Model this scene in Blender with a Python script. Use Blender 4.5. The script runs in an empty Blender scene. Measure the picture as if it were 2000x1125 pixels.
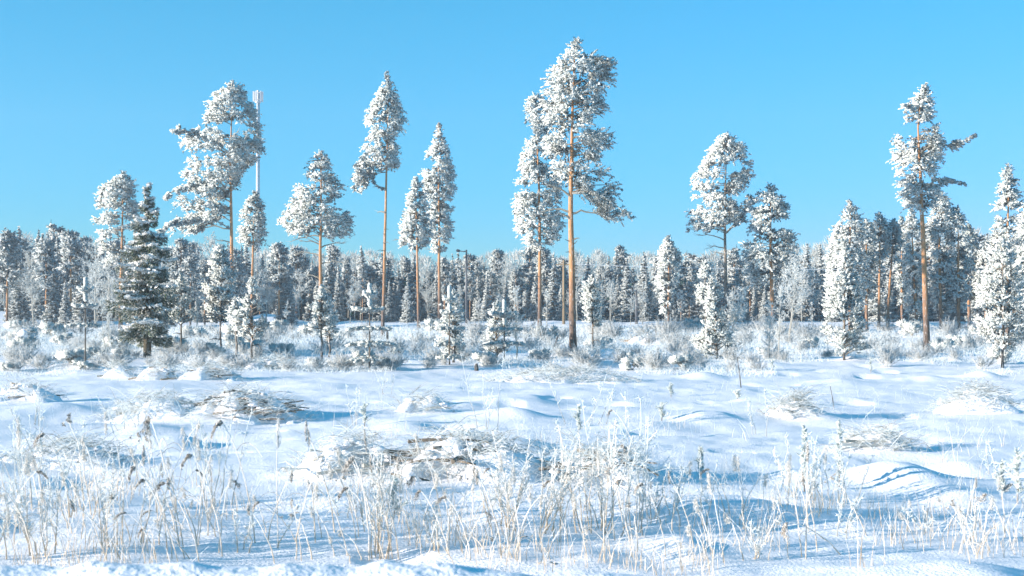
import bpy, math, random
import numpy as np
from mathutils import Vector

# ------------------------------------------------------------------ camera, light, sky
S = bpy.context.scene
col = S.collection
F = 2414.0            # focal length in pixels of a 2000 px wide picture
H = 2.7               # eye height above the field
HY = 590.0            # pixel row of the horizon
PITCH = math.atan((HY - 562.5) / F)
cd = bpy.data.cameras.new('camera')
cam = bpy.data.objects.new('camera', cd)
col.objects.link(cam)
cd.sensor_width = 36; cd.lens = 36 * F / 2000
cd.clip_end = 6000; cd.clip_start = 0.1
cam.location = (0, 0, H)
cam.rotation_euler = (math.pi / 2 + PITCH, 0, 0)
cd.dof.use_dof = True; cd.dof.focus_distance = 55; cd.dof.aperture_fstop = 4.0
S.camera = cam

SUN_E = math.radians(12.5); SUN_A = math.radians(20)
sun_dir = Vector((-math.cos(SUN_A) * math.cos(SUN_E), -math.sin(SUN_A) * math.cos(SUN_E), math.sin(SUN_E)))
ld = bpy.data.lights.new('sun', 'SUN')
ld.energy = 5.0; ld.angle = math.radians(0.5); ld.color = (1.0, 0.89, 0.79)
sun = bpy.data.objects.new('sun', ld); col.objects.link(sun)
sun.rotation_euler = (-sun_dir).to_track_quat('-Z', 'Y').to_euler()
sun.location = (-20, -10, 30)

W = bpy.data.worlds.new('World'); S.world = W; W.use_nodes = True
nt = W.node_tree; nt.nodes.clear()
sky = nt.nodes.new('ShaderNodeTexSky'); sky.sky_type = 'NISHITA'; sky.sun_disc = False
sky.sun_elevation = SUN_E
sky.sun_rotation = math.atan2(sun_dir.x, sun_dir.y) % (2 * math.pi)
sky.air_density = 1.0; sky.dust_density = 0.0; sky.ozone_density = 2.5
# the clear cold air of the photograph: a deeper blue than the model's (one smooth curve per channel, whole dome)
def mth(op, x, y):
    m = nt.nodes.new('ShaderNodeMath'); m.operation = op
    for k, v in enumerate((x, y)):
        if isinstance(v, (int, float)): m.inputs[k].default_value = v
        else: nt.links.new(v, m.inputs[k])
    return m.outputs[0]
sep = nt.nodes.new('ShaderNodeSeparateColor'); com = nt.nodes.new('ShaderNodeCombineColor')
nt.links.new(sky.outputs[0], sep.inputs[0])
soft = lambda x, a, k: mth('DIVIDE', mth('MULTIPLY', x, a), mth('ADD', mth('DIVIDE', x, k), 1.0))
green = soft(sep.outputs[1], 1.42, 4.42)
red = mth('MINIMUM', mth('MULTIPLY', mth('POWER', sep.outputs[0], 1.75), .094), mth('MULTIPLY', green, .8))
blue = soft(sep.outputs[2], 1.33, 25.0)
for k, c in enumerate((red, green, blue)): nt.links.new(c, com.inputs[k])
bg = nt.nodes.new('ShaderNodeBackground'); bg.inputs[1].default_value = 0.0955
wo = nt.nodes.new('ShaderNodeOutputWorld')
nt.links.new(com.outputs[0], bg.inputs[0]); nt.links.new(bg.outputs[0], wo.inputs[0])
S.view_settings.view_transform = 'Standard'; S.view_settings.look = 'None'
S.view_settings.gamma = 1; S.view_settings.use_curve_mapping = False
S.view_settings.exposure = 1.18
S.render.engine = 'CYCLES'
S.cycles.max_bounces = 6; S.cycles.diffuse_bounces = 4

# ------------------------------------------------------------------ materials
def new_mat(name):
    m = bpy.data.materials.new(name); m.use_nodes = True
    n = m.node_tree; n.nodes.clear()
    o = n.nodes.new('ShaderNodeOutputMaterial'); p = n.nodes.new('ShaderNodeBsdfPrincipled')
    n.links.new(p.outputs[0], o.inputs[0])
    return m, n, p, o
def noise(n, scale, detail=3, vec=None, rough=.55):
    t = n.nodes.new('ShaderNodeTexNoise'); t.inputs['Scale'].default_value = scale
    t.inputs['Detail'].default_value = detail; t.inputs['Roughness'].default_value = rough
    if vec is not None: n.links.new(vec, t.inputs['Vector'])
    return t
def ramp(n, inp, stops):
    r = n.nodes.new('ShaderNodeValToRGB'); n.links.new(inp, r.inputs[0])
    e = r.color_ramp.elements
    while len(e) < len(stops): e.new(0.5)
    for k, (p, c) in enumerate(stops):
        e[k].position = p; e[k].color = (*c, 1)
    return r
def foliage_mat(name, green, white, trans=.25):
    m, n, p, o = new_mat(name)
    a = n.nodes.new('ShaderNodeAttribute'); a.attribute_name = 'frost'
    mix = n.nodes.new('ShaderNodeMix'); mix.data_type = 'RGBA'
    n.links.new(a.outputs['Fac'], mix.inputs[0])
    mix.inputs[6].default_value = (*green, 1); mix.inputs[7].default_value = (*white, 1)
    n.links.new(mix.outputs[2], p.inputs['Base Color'])
    p.inputs['Roughness'].default_value = .7; p.inputs['Specular IOR Level'].default_value = .2
    t = n.nodes.new('ShaderNodeBsdfTranslucent'); n.links.new(mix.outputs[2], t.inputs[0])
    ms = n.nodes.new('ShaderNodeMixShader'); ms.inputs[0].default_value = trans
    n.links.new(p.outputs[0], ms.inputs[1]); n.links.new(t.outputs[0], ms.inputs[2]); n.links.new(ms.outputs[0], o.inputs[0])
    return m
M_PINE = foliage_mat('frosted_needles', (.05, .125, .10), (.90, .935, .90), .30)
M_SPRUCE = foliage_mat('snowy_spruce_needles', (.050, .085, .035), (.90, .885, .85), .12)
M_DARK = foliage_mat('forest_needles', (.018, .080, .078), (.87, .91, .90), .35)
M_TWIG = foliage_mat('frosted_twigs', (.36, .33, .25), (.90, .93, .92), .45)
M_STRAW = foliage_mat('frosted_straw', (.60, .43, .22), (.92, .91, .88), .35)
M_HEAD = foliage_mat('reed_panicle', (.20, .17, .14), (.90, .87, .80), .25)

def snow_material():
    m, n, p, o = new_mat('snow')
    g = n.nodes.new('ShaderNodeNewGeometry')
    n1 = noise(n, 1.3, 4, g.outputs['Position']); n2 = noise(n, 26, 4, g.outputs['Position']); n3 = noise(n, 5, 4, g.outputs['Position'])
    c = ramp(n, n1.outputs[0], [(.3, (.91, .90, .92)), (.7, (.94, .92, .93))])
    n.links.new(c.outputs[0], p.inputs['Base Color'])
    p.inputs['Roughness'].default_value = .55; p.inputs['Specular IOR Level'].default_value = .25
    b = n.nodes.new('ShaderNodeBump'); b.inputs['Strength'].default_value = .9; b.inputs['Distance'].default_value = .02
    n.links.new(n2.outputs[0], b.inputs['Height'])
    b2 = n.nodes.new('ShaderNodeBump'); b2.inputs['Strength'].default_value = .4; b2.inputs['Distance'].default_value = .035
    n.links.new(n3.outputs[0], b2.inputs['Height']); n.links.new(b.outputs[0], b2.inputs['Normal'])
    n.links.new(b2.outputs[0], p.inputs['Normal'])
    return m
M_SNOW = snow_material()

def bark_material(name, low, high, frost=.25):
    """bark: 'up' attribute runs 0 at the foot to 1 at the top of the trunk"""
    m, n, p, o = new_mat(name)
    a = n.nodes.new('ShaderNodeAttribute'); a.attribute_name = 'frost'
    g = n.nodes.new('ShaderNodeNewGeometry')
    mp = n.nodes.new('ShaderNodeMapping'); mp.inputs['Scale'].default_value = (6, 6, 1.6)
    n.links.new(g.outputs['Position'], mp.inputs[0])
    nz = noise(n, 1.0, 5, mp.outputs[0])
    add = n.nodes.new('ShaderNodeMath'); add.operation = 'MULTIPLY_ADD'
    n.links.new(nz.outputs[0], add.inputs[0]); add.inputs[1].default_value = .35; n.links.new(a.outputs['Fac'], add.inputs[2])
    c = ramp(n, add.outputs[0], [(.25, low), (.48, high)])
    nz2 = noise(n, 2.3, 4, mp.outputs[0])
    fr = ramp(n, nz2.outputs[0], [(.56, (0, 0, 0)), (.70, (1, 1, 1))])
    fm = n.nodes.new('ShaderNodeMath'); fm.operation = 'MULTIPLY'; fm.inputs[1].default_value = frost
    n.links.new(fr.outputs[0], fm.inputs[0])
    mix = n.nodes.new('ShaderNodeMix'); mix.data_type = 'RGBA'
    n.links.new(fm.outputs[0], mix.inputs[0]); n.links.new(c.outputs[0], mix.inputs[6]); mix.inputs[7].default_value = (.85, .85, .85, 1)
    n.links.new(mix.outputs[2], p.inputs['Base Color'])
    p.inputs['Roughness'].default_value = .85; p.inputs['Specular IOR Level'].default_value = .15
    b = n.nodes.new('ShaderNodeBump'); b.inputs['Strength'].default_value = .8; b.inputs['Distance'].default_value = .03
    nz3 = noise(n, 3.0, 5, mp.outputs[0]); n.links.new(nz3.outputs[0], b.inputs['Height']); n.links.new(b.outputs[0], p.inputs['Normal'])
    return m
M_BARK = bark_material('pine_bark', (.14, .105, .085), (.44, .235, .115), .35)
M_BARKG = bark_material('grey_bark', (.09, .09, .085), (.18, .15, .115), .6)
M_SBARK = bark_material('spruce_bark', (.085, .075, .05), (.13, .11, .07), .3)

def plain(name, c, rough=.6, metal=0, var=.15):
    m, n, p, o = new_mat(name)
    g = n.nodes.new('ShaderNodeTexCoord'); z = noise(n, 5, 4, g.outputs['Object'])
    r = ramp(n, z.outputs[0], [(.3, tuple(v * (1 - var) for v in c)), (.7, tuple(min(1, v * (1 + var)) for v in c))])
    n.links.new(r.outputs[0], p.inputs['Base Color'])
    p.inputs['Roughness'].default_value = rough; p.inputs['Metallic'].default_value = metal
    return m
M_MAST = plain('galvanised_steel', (.55, .57, .58), .5, .2)
M_LAMP = plain('painted_dark_steel', (.10, .11, .12), .5, .3)
M_POLE = plain('pole_wood', (.30, .22, .13), .8)
M_WIRE = plain('frosted_cable', (.8, .8, .8), .8)
M_ROT = plain('torn_wood', (.36, .25, .15), .85, 0, .35)

# ------------------------------------------------------------------ mesh helpers
def mesh(name, V, T, mat, frost=None, smooth=False, normals=None):
    me = bpy.data.meshes.new(name)
    V = np.ascontiguousarray(V, dtype=np.float32); T = np.ascontiguousarray(T, dtype=np.int32)
    k = T.shape[1]
    me.vertices.add(len(V)); me.vertices.foreach_set('co', V.ravel())
    me.loops.add(T.size); me.loops.foreach_set('vertex_index', T.ravel())
    me.polygons.add(len(T)); me.polygons.foreach_set('loop_start', np.arange(0, T.size, k, dtype=np.int32))
    me.polygons.foreach_set('use_smooth', np.full(len(T), smooth))
    if frost is not None:
        a = me.attributes.new('frost', 'FLOAT', 'POINT'); a.data.foreach_set('value', np.asarray(frost, dtype=np.float32))
    me.materials.append(mat)
    me.update(calc_edges=True)
    if normals is not None: me.normals_split_custom_set_from_vertices(normals.astype(np.float32))
    return me
class G:
    """collects triangles"""
    def __init__(s): s.v = []; s.t = []; s.f = []; s.n = 0; s.nm = []
    def add(s, V, T, fr=0.0, nm=None):
        V = np.asarray(V, float).reshape(-1, 3)
        if nm is not None: s.nm.append(nm)
        s.v.append(V); s.t.append(np.asarray(T) + s.n)
        s.f.append(np.full(len(V), fr) if np.isscalar(fr) else np.asarray(fr, float)); s.n += len(V)
    def mesh(s, name, mat, smooth=False):
        nm = np.concatenate(s.nm) if len(s.nm) and len(s.nm) == len(s.v) else None
        return mesh(name, np.concatenate(s.v), np.concatenate(s.t), mat, np.concatenate(s.f), smooth or nm is not None, nm)
def ob(name, me, parent=None, **kw):
    o = bpy.data.objects.new(name, me); col.objects.link(o)
    if parent is not None: o.parent = parent
    for k, v in kw.items(): o[k] = v
    return o
def empty(name, loc, label, cat, group=None, rz=0):
    o = bpy.data.objects.new(name, None); col.objects.link(o); o.location = loc; o.rotation_euler = (0, 0, rz)
    o.empty_display_size = .3
    o['label'] = label; o['category'] = cat
    if group: o['group'] = group
    return o
def dup(root, loc, rz, sc, label, group=None):
    r = root.copy(); col.objects.link(r); r.location = loc; r.rotation_euler = (0, 0, rz); r.scale = sc; r['label'] = label
    if group: r['group'] = group
    for ch in root.children:
        c = ch.copy(); col.objects.link(c); c.parent = r
    return r

def nrm(a): return a / np.maximum(np.linalg.norm(a, axis=-1, keepdims=True), 1e-9)
def spikes(g, C, D, L, Wd, fr, rng, closed=False, N=None):
    """one tapering tetrahedron per centre C, along D; N: the rounded surface each tuft belongs to"""
    C = np.asarray(C, float); n = len(C)
    if n == 0: return
    D = nrm(np.asarray(D, float)); L = np.broadcast_to(L, (n,))[:, None]; Wd = np.broadcast_to(Wd, (n,))[:, None]
    a = nrm(np.cross(D, rng.normal(size=(n, 3)))); b = np.cross(D, a)
    V = np.empty((n, 4, 3))
    for k, q in enumerate((0, 2.094, 4.189)):
        V[:, k] = C - D * L * .4 + Wd * (math.cos(q) * a + math.sin(q) * b)
    V[:, 3] = C + D * L * .6
    base = np.arange(n)[:, None, None] * 4
    T = np.array([[0, 1, 3], [1, 2, 3], [2, 0, 3]] + ([[2, 1, 0]] if closed else []))
    fr = np.broadcast_to(fr, (n,))
    nm = None
    if N is not None:
        own = nrm(V - C[:, None] + D[:, None] * L[:, :, None] * .1)
        nm = nrm(N[:, None] * 1.0 + own * .5).reshape(-1, 3)
    g.add(V.reshape(-1, 3), (T[None] + base).reshape(-1, 3), np.repeat(fr, 4), nm)
def twigs(g, A, B, r0, r1, fr, rng):
    """thin three-sided tapered rods from A to B"""
    A = np.asarray(A, float); B = np.asarray(B, float); n = len(A)
    if n == 0: return
    D = nrm(B - A); a = nrm(np.cross(D, rng.normal(size=(n, 3)))); b = np.cross(D, a)
    r0 = np.broadcast_to(r0, (n,))[:, None]; r1 = np.broadcast_to(r1, (n,))[:, None]
    V = np.empty((n, 6, 3))
    for k, q in enumerate((0, 2.094, 4.189)):
        o = math.cos(q) * a + math.sin(q) * b
        V[:, k] = A + o * r0; V[:, 3 + k] = B + o * r1
    T = np.array([[0, 1, 4], [0, 4, 3], [1, 2, 5], [1, 5, 4], [2, 0, 3], [2, 3, 5]])
    base = np.arange(n)[:, None, None] * 6
    g.add(V.reshape(-1, 3), (T[None] + base).reshape(-1, 3), np.repeat(np.broadcast_to(fr, (n,)), 6))
def tube(g, P, R, sides=6, fr=0.0, cap=True):
    P = np.asarray(P, float); n = len(P); R = np.broadcast_to(R, (n,))
    d = nrm(np.gradient(P, axis=0)); ref = np.array([0, 1, 0.]) if abs(d[0][1]) < .9 else np.array([1., 0, 0])
    a = nrm(np.cross(d, ref)); b = np.cross(d, a)
    ang = np.arange(sides) * 2 * math.pi / sides
    V = P[:, None] + R[:, None, None] * (np.cos(ang)[None, :, None] * a[:, None] + np.sin(ang)[None, :, None] * b[:, None])
    T = []
    for i in range(n - 1):
        for k in range(sides):
            k2 = (k + 1) % sides
            T += [[i * sides + k, i * sides + k2, (i + 1) * sides + k2], [i * sides + k, (i + 1) * sides + k2, (i + 1) * sides + k]]
    V = V.reshape(-1, 3); f = np.repeat(np.broadcast_to(fr, (n,)), sides)
    if cap:
        V = np.vstack([V, P[0], P[-1]]); f = np.append(f, [f[0], f[-1]]); m = n * sides
        for k in range(sides):
            T += [[m, (k + 1) % sides, k], [m + 1, (n - 1) * sides + k, (n - 1) * sides + (k + 1) % sides]]
    g.add(V, T, f)
def box(g, c, s, fr=0.0):
    c = np.array(c, float); s = np.array(s, float) / 2
    V = np.array([[x, y, z] for x in (-1, 1) for y in (-1, 1) for z in (-1, 1)]) * s + c
    T = [[0, 1, 3], [0, 3, 2], [4, 6, 7], [4, 7, 5], [0, 4, 5], [0, 5, 1], [2, 3, 7], [2, 7, 6], [0, 2, 6], [0, 6, 4], [1, 5, 7], [1, 7, 3]]
    g.add(V, T, fr)

# ------------------------------------------------------------------ terrain
def vnoise(x, y, seed):
    x = np.asarray(x, float); y = np.asarray(y, float)
    xi = np.floor(x).astype(np.int64); yi = np.floor(y).astype(np.int64)
    fx = x - xi; fy = y - yi; fx = fx * fx * (3 - 2 * fx); fy = fy * fy * (3 - 2 * fy)
    def h(a, b):
        v = (a * 374761393 + b * 668265263 + seed * 974634777) & 0x7fffffff
        v = ((v ^ (v >> 13)) * 1274126177) & 0x7fffffff
        v = ((v ^ (v >> 16)) * 668265263) & 0x7fffffff
        return (v & 0xffff) / 65535.0
    a = h(xi, yi); b = h(xi + 1, yi); c = h(xi, yi + 1); d = h(xi + 1, yi + 1)
    return (a * (1 - fx) + b * fx) * (1 - fy) + (c * (1 - fx) + d * fx) * fy
def sstep(a, b, x):
    t = np.clip((x - a) / (b - a), 0, 1); return t * t * (3 - 2 * t)
def flatY(py): return F * H / (py - HY)
MOUNDS = []
def mound(px, py, wpx, hpx, dratio=.6):
    Y = flatY(py); s = Y / F
    MOUNDS.append(((px - 1000) * s, Y, wpx * s, wpx * s * dratio + .3, hpx * s * .72))
for a in [(1745, 930, 85, 50, .7), (1870, 905, 60, 22), (845, 800, 26, 34, .8), (905, 800, 40, 16), (800, 806, 50, 16), (900, 930, 60, 42, .5), (700, 928, 90, 26, .5),
          (430, 818, 95, 34, .5), (280, 838, 50, 18), (520, 815, 50, 26, .5), (1590, 818, 40, 20), (1920, 806, 50, 30), (45, 782, 40, 26), (620, 752, 70, 16),
          (1250, 836, 80, 16), (1700, 872, 60, 20), (1100, 925, 80, 24, .5), (1560, 930, 60, 22), (1330, 1060, 60, 30, .7), (1230, 935, 60, 22), (1000, 1010, 80, 18), (350, 905, 80, 20), (120, 900, 90, 24, .5),
          (1500, 720, 50, 14), (1370, 735, 40, 16), (1640, 748, 60, 14), (1800, 738, 40, 16), (1920, 736, 30, 16), (1180, 716, 50, 14), (150, 722, 50, 16), (470, 700, 50, 14),
          (1260, 672, 26, 14), (1540, 965, 60, 16), (1850, 955, 70, 18), (1440, 985, 80, 12), (30, 1000, 80, 16), (560, 1010, 90, 12), (1150, 1075, 60, 16)]:
    mound(*a)
for px, hh, w in ((5, .8, 3.4), (40, .6, 3.0), (-50, .6, 6), (535, .7, 2.8), (505, .5, 2.4)):   # ploughed heaps by the far road
    MOUNDS.append(((px - 1000) * 146 / F, 146, w, 2.0, hh))
def ground(x, y):
    x = np.asarray(x, float); y = np.asarray(y, float)
    far = 1 / (1 + (np.maximum(y, 0) / 120) ** 2)
    z = (vnoise(x / 7, y / 5, 1) - .5) * .32 * far + (vnoise(x / 2.3, y / 1.7, 2) - .5) * .10 * far + (vnoise(x / .8, y / .7, 3) - .5) * .06 + (vnoise(x / .33, y / .28, 4) - .5) * .028 * (y < 60)
    hm = np.maximum(0, vnoise(x / 2.2 + 31, y / 2.0, 5) - .66); z = z + hm ** 1.5 * 1.2 * (vnoise(x / 15, y / 15, 7) > .42) * far
    z = z - np.maximum(0, vnoise(x / 1.3 + 9, y / .9, 8) - .78) * .5 * (y < 60)
    for mx, my, wx, wy, h in MOUNDS:
        d = ((x - mx) / wx) ** 2 + ((y - my) / wy) ** 2
        z = z + h * np.exp(-d * .9)
    # far road, slightly raised with a ploughed edge
    z = z + .45 * np.exp(-((y - 141) / 2.2) ** 2) * (.7 + .6 * vnoise(x / 3, y / 3, 9))
    z = z + .25 * sstep(141, 146, y)
    # near road shoulder and its snow bank
    crest = 1.645 - .07 * sstep(-.3, 1.0, x) + (vnoise(x / .5, y / .5, 11) - .5) * .03 + (vnoise(x / .13, y / .13, 12) - .5) * .04
    k = 1 - sstep(4.9, 7.0, y)
    road = 1.05
    bank = np.where(y < 5.0, road + (crest - road) * sstep(3.2, 5.0, y), crest)
    z = z * (.12 + .88 * sstep(8, 14, y)); z = z * (1 - k) + bank * k
    z = np.where(y > 420, z * 0 + .2, z)
    return z
def build_ground():
    a1 = np.linspace(-31, 31, 520); a0 = np.linspace(-180, -31, 40)[:-1]; a2 = np.linspace(31, 180, 40)[1:]
    A = np.radians(np.concatenate([a0, a1, a2]))
    r = np.concatenate([[.5, 1.5, 2.5], np.linspace(3.2, 9, 90)[:-1], np.geomspace(9, 150, 330), np.geomspace(152, 420, 24), [600, 1000, 2000, 5000]])
    RR, AA = np.meshgrid(r, A, indexing='ij')
    X = RR * np.sin(AA); Y = RR * np.cos(AA)
    Z = ground(X, Y)
    V = np.stack([X, Y, Z], -1).reshape(-1, 3); n, m = X.shape
    i, j = np.meshgrid(np.arange(n - 1), np.arange(m - 1), indexing='ij')
    q = (i * m + j).ravel()
    T = np.stack([q, q + m, q + m + 1, q + 1], -1)[:, ::-1]
    ob('snowy_ground', mesh('snowy_ground', V, T, M_SNOW, None, True), kind='structure')
build_ground()

def hit(px, py):
    """point of the ground seen at that pixel, with metres per pixel there"""
    u = (px - 1000) / F; v = (HY - py) / F
    t = np.geomspace(6.5, 400, 900)
    zr = H + v * t; zg = ground(u * t, t)
    k = np.argmax(zr <= zg)
    if zr[k] > zg[k]: k = len(t) - 1
    Y = float(t[k]); return np.array([u * Y, Y, float(zg[k])]), Y / F

# ------------------------------------------------------------------ trees
def sprays(C, out, rr, s, ntuft, rng, droop=.3, up=0.0, green=0.0, NT=9):
    """frosted needle sprays: several shoots fan out from every centre C, each shoot clothed in small tufts"""
    ti = np.repeat(np.arange(len(C)), NT); m = len(ti)
    TD = out[ti] * 1.0 + nrm(rng.normal(size=(m, 3))) * .95; TD[:, 2] = TD[:, 2] * .62 + up + .05; TD = nrm(TD)
    TS = C[ti] - out[ti] * (rr[ti] * .6)[:, None] + rng.normal(size=(m, 3)) * [1, 1, .8] * (rr[ti] * .22)[:, None]
    TL = rr[ti] * rng.uniform(.7, 2.0, m)
    w3 = rr[ti] * TL; per = np.maximum(4, w3 / w3.sum() * ntuft).astype(int)
    idx = np.repeat(np.arange(m), per); n = len(idx); q = rng.random(n) ** .8
    U = nrm(rng.normal(size=(n, 3)))
    sl = np.maximum(1.8 * s, .15 * rr[ti][idx]) * (1.2 - .6 * q) * rng.random(n) ** .5
    P = TS[idx] + TD[idx] * (TL[idx] * q)[:, None] + U * sl[:, None]
    P[:, 2] -= (TL[idx] * q) ** 2 / np.maximum(TL[idx], .01) * droop * .55
    D = U * .7 + TD[idx] * .8 + rng.normal(size=(n, 3)) * .3; D[:, 2] -= droop * .25
    L = np.clip(rng.lognormal(math.log(2.95 * s), .34, n), 1.4 * s, 7 * s)
    pf = rng.normal(size=m) * .07
    fr = np.clip(.96 - green * .6 + .08 * U[:, 2] + pf[idx] + rng.normal(size=n) * .08, .05, 1)
    fr = np.where(rng.random(n) < .05 + green * .4, fr * .3, fr)
    NN = nrm(U * .55 + out[ti][idx] * .6 + [0, 0, .1])
    g = G(); spikes(g, P, D, L, L * rng.uniform(.30, .46, n), fr, rng, False, NN); return g
class Prof:
    def __init__(s, rows, bx, by, sc, trunk):
        r = np.array(sorted(rows)); s.y = r[:, 0]; s.l = r[:, 1]; s.r = r[:, 2]
        s.bx, s.by, s.sc, s.tr = bx, by, sc, np.array(sorted(trunk))
    def tx(s, y): return np.interp(y, s.tr[:, 0], s.tr[:, 1])
def pine(label, bx, by, rows, trunk=None, r=.16, cat='pine tree', name='pine_tree', limbs=(), trunk_top=None, Y=None, dens=1.0, bark=None,
         green=.0, seed=0, puff=.5, droop=.3, mat=None, group=None, kfix=None, up=0.0, gap=.39, clear=.35):
    """rows: (pixel row, left, right) of the crown; limbs: bare branches (row, dx, dy) in pixels"""
    rng = np.random.default_rng(seed + int(bx * 7 + by))
    B, s = hit(bx, by)
    if Y is not None:
        s = Y / F; x = (bx - 1000) * s; B = np.array([x, Y, float(ground(x, Y))])
        by = HY + (H - B[2]) / s
    if trunk is None: trunk = [(by, bx), (min(q[0] for q in rows), (rows[0][1] + rows[0][2]) / 2)]
    p = Prof(rows, bx, by, s, trunk)
    t = empty(name, tuple(B), label, cat, group)
    ytop = min(q[0] for q in rows)
    Z = lambda y: (by - y) * s
    # trunk
    g = G(); yy = np.linspace(by, ytop + 2, 14)
    fr = np.linspace(0, 1, 14)
    P = np.stack([(p.tx(yy) - bx) * s + np.append(0, np.cumsum(rng.normal(size=13))) * .018, np.cumsum(rng.normal(size=14)) * .03, Z(yy)], -1); P[0, 2] = -.3
    R = r * (1 - .9 * fr ** 1.3); R[0] *= 1.35
    tube(g, P, R, 9, fr); ob('trunk', g.mesh('trunk', bark or M_BARK, True), t)
    # crown clumps
    y = np.linspace(p.y[0], p.y[-1], 200); w = np.interp(y, p.y, p.r) - np.interp(y, p.y, p.l)
    area = np.trapz(w, y) * .262
    pr = puff * (1 if s > 0 else 0)
    rp = max(pr * .8, 6.2 * s)                                   # clump radius, metres
    npuff = int(kfix or max(14, 1.9 * area / (rp / s) ** 2 / .262 * 1.0))
    cdf = np.cumsum(w ** 1.3); cdf /= cdf[-1]
    yc = np.interp(rng.random(npuff), cdf, y)
    xl = np.interp(yc, p.y, p.l); xr = np.interp(yc, p.y, p.r); xt = p.tx(yc); ww = xr - xl
    xm = np.clip(xt, xl + .25 * ww, xr - .25 * ww)
    phi = rng.random(npuff) * 2 * math.pi; rho = np.maximum(.15, rng.random(npuff) ** .36)
    cx = np.cos(phi); a = np.where(cx > 0, xr - xm, xm - xl); ins = rp / s * .55
    a = np.maximum(a - ins, .1 * a); dep = np.maximum(ww / 2 - ins, ww * .12)
    ux = (xm + cx * a * rho - bx) * s; uy = np.sin(phi) * dep * rho * s
    C = np.stack([ux, uy, Z(yc)], -1)
    top = np.stack([[(p.tx(ytop + q) - bx) * s for q in (3, 8, 14)], [0, 0, 0], [Z(ytop + q) for q in (3, 8, 14)]], -1)
    C = np.vstack([C, top])
    sc_ = rp / .42
    keep = vnoise(C[:, 0] / (1.5 * sc_) + seed + bx, C[:, 2] / (.60 * sc_), 21) * .7 + vnoise(C[:, 1] / (1.1 * sc_), C[:, 2] / (.8 * sc_), 22) * .3 > gap
    txc = (p.tx(by - C[:, 2] / s) - bx) * s
    front = (C[:, 1] < .1) & (np.abs(C[:, 0] - txc) < .55 * rp + r) & (C[:, 2] < Z(ytop) - clear * (Z(ytop) - Z(p.y[-1])))
    keep |= C[:, 2] > Z(ytop + max(34, .24 * (p.y[-1] - ytop)))
    keep &= ~(front & (rng.random(len(C)) < .75))
    keep[-3:] = True; C = C[keep]
    wloc = np.interp(by - C[:, 2] / s, p.y, p.r - p.l) * s
    rr = np.minimum(rp * rng.uniform(.55, 1.35, len(C)), np.maximum(.35 * wloc, 2.2 * s))
    out = nrm(C - np.stack([(p.tx(by - C[:, 2] / s) - bx) * s, 0 * C[:, 0], C[:, 2] - .15 * rp], -1))
    g = sprays(C, out, rr, s, int(4.6 * dens * area), rng, droop, up, green)
    ob('crown', g.mesh('crown', mat or M_PINE), t)
    # branches inside the crown
    g = G(); sel = rng.permutation(len(C))[:min(len(C), 46)]
    for k in sel:
        c = C[k]; yk = by - c[2] / s; reach = np.linalg.norm(c[:2] - [(p.tx(yk) - bx) * s, 0])
        z0 = c[2] + reach * (droop - .35 + rng.normal() * .12)
        z0 = float(np.clip(z0, .1, Z(ytop) - .1)); x0 = (p.tx(by - z0 / s) - bx) * s
        q = np.linspace(0, 1, 5)[:, None]
        a0 = np.array([x0, 0, z0]); m = (a0 + c) / 2 + [0, 0, reach * .13]
        Pb = (1 - q) ** 2 * a0 + 2 * q * (1 - q) * m + q * q * c
        tube(g, Pb, np.linspace(max(.024, .9 * s * .5), .010, 5) * (1 + r * 2), 4, .3, False)
    zb = Z(p.y[-1])
    for k in range(7 if zb > 3 else 2):                      # dead stubs below the crown
        z0 = zb * rng.uniform(.45, 1.02); ph = rng.random() * 6.28; ln = rng.uniform(.15, .75); x0 = (p.tx(by - z0 / s) - bx) * s
        tube(g, [[x0, 0, z0], [x0 + math.cos(ph) * ln * .6, math.sin(ph) * ln * .6, z0 + .05], [x0 + math.cos(ph) * ln, math.sin(ph) * ln, z0 + rng.normal() * .12]], [.03, .02, .01], 4, .2, False)
    ob('branches', g.mesh('branches', M_BARKG), t, kind='stuff')
    # bare limbs seen against the sky, each its own part
    for (y0, dx, dy, tw) in limbs:
        g = G(); q = np.linspace(0, 1, 7); x0 = (p.tx(y0) - bx) * s
        Pb = np.stack([x0 + dx * s * q, rng.normal() * .3 * q, Z(y0) + -dy * s * q + math.sin(q[1]) * 0 + np.sin(q * math.pi) * abs(dx) * s * .10], -1)
        Pb[1:-1, 2] += rng.normal(size=5) * abs(dx) * s * .02
        tube(g, Pb, np.linspace(.055, .014, 7) * (1 + 1.2 * r), 5, .15, False)
        nn = int(tw); qq = rng.uniform(.25, 1, nn); A = np.stack([np.interp(qq, q, Pb[:, k]) for k in range(3)], -1)
        Dd = nrm(np.array([dx, 0, -dy + 5.]) / 20 + rng.normal(size=(nn, 3)) * .55); ln = rng.uniform(5, 15, nn) * s
        twigs(g, A, A + Dd * ln[:, None], .014 + .1 * s, .006 + .06 * s, .5, rng)
        ob('limb', g.mesh('limb', M_TWIG), t)
    return t

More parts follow.
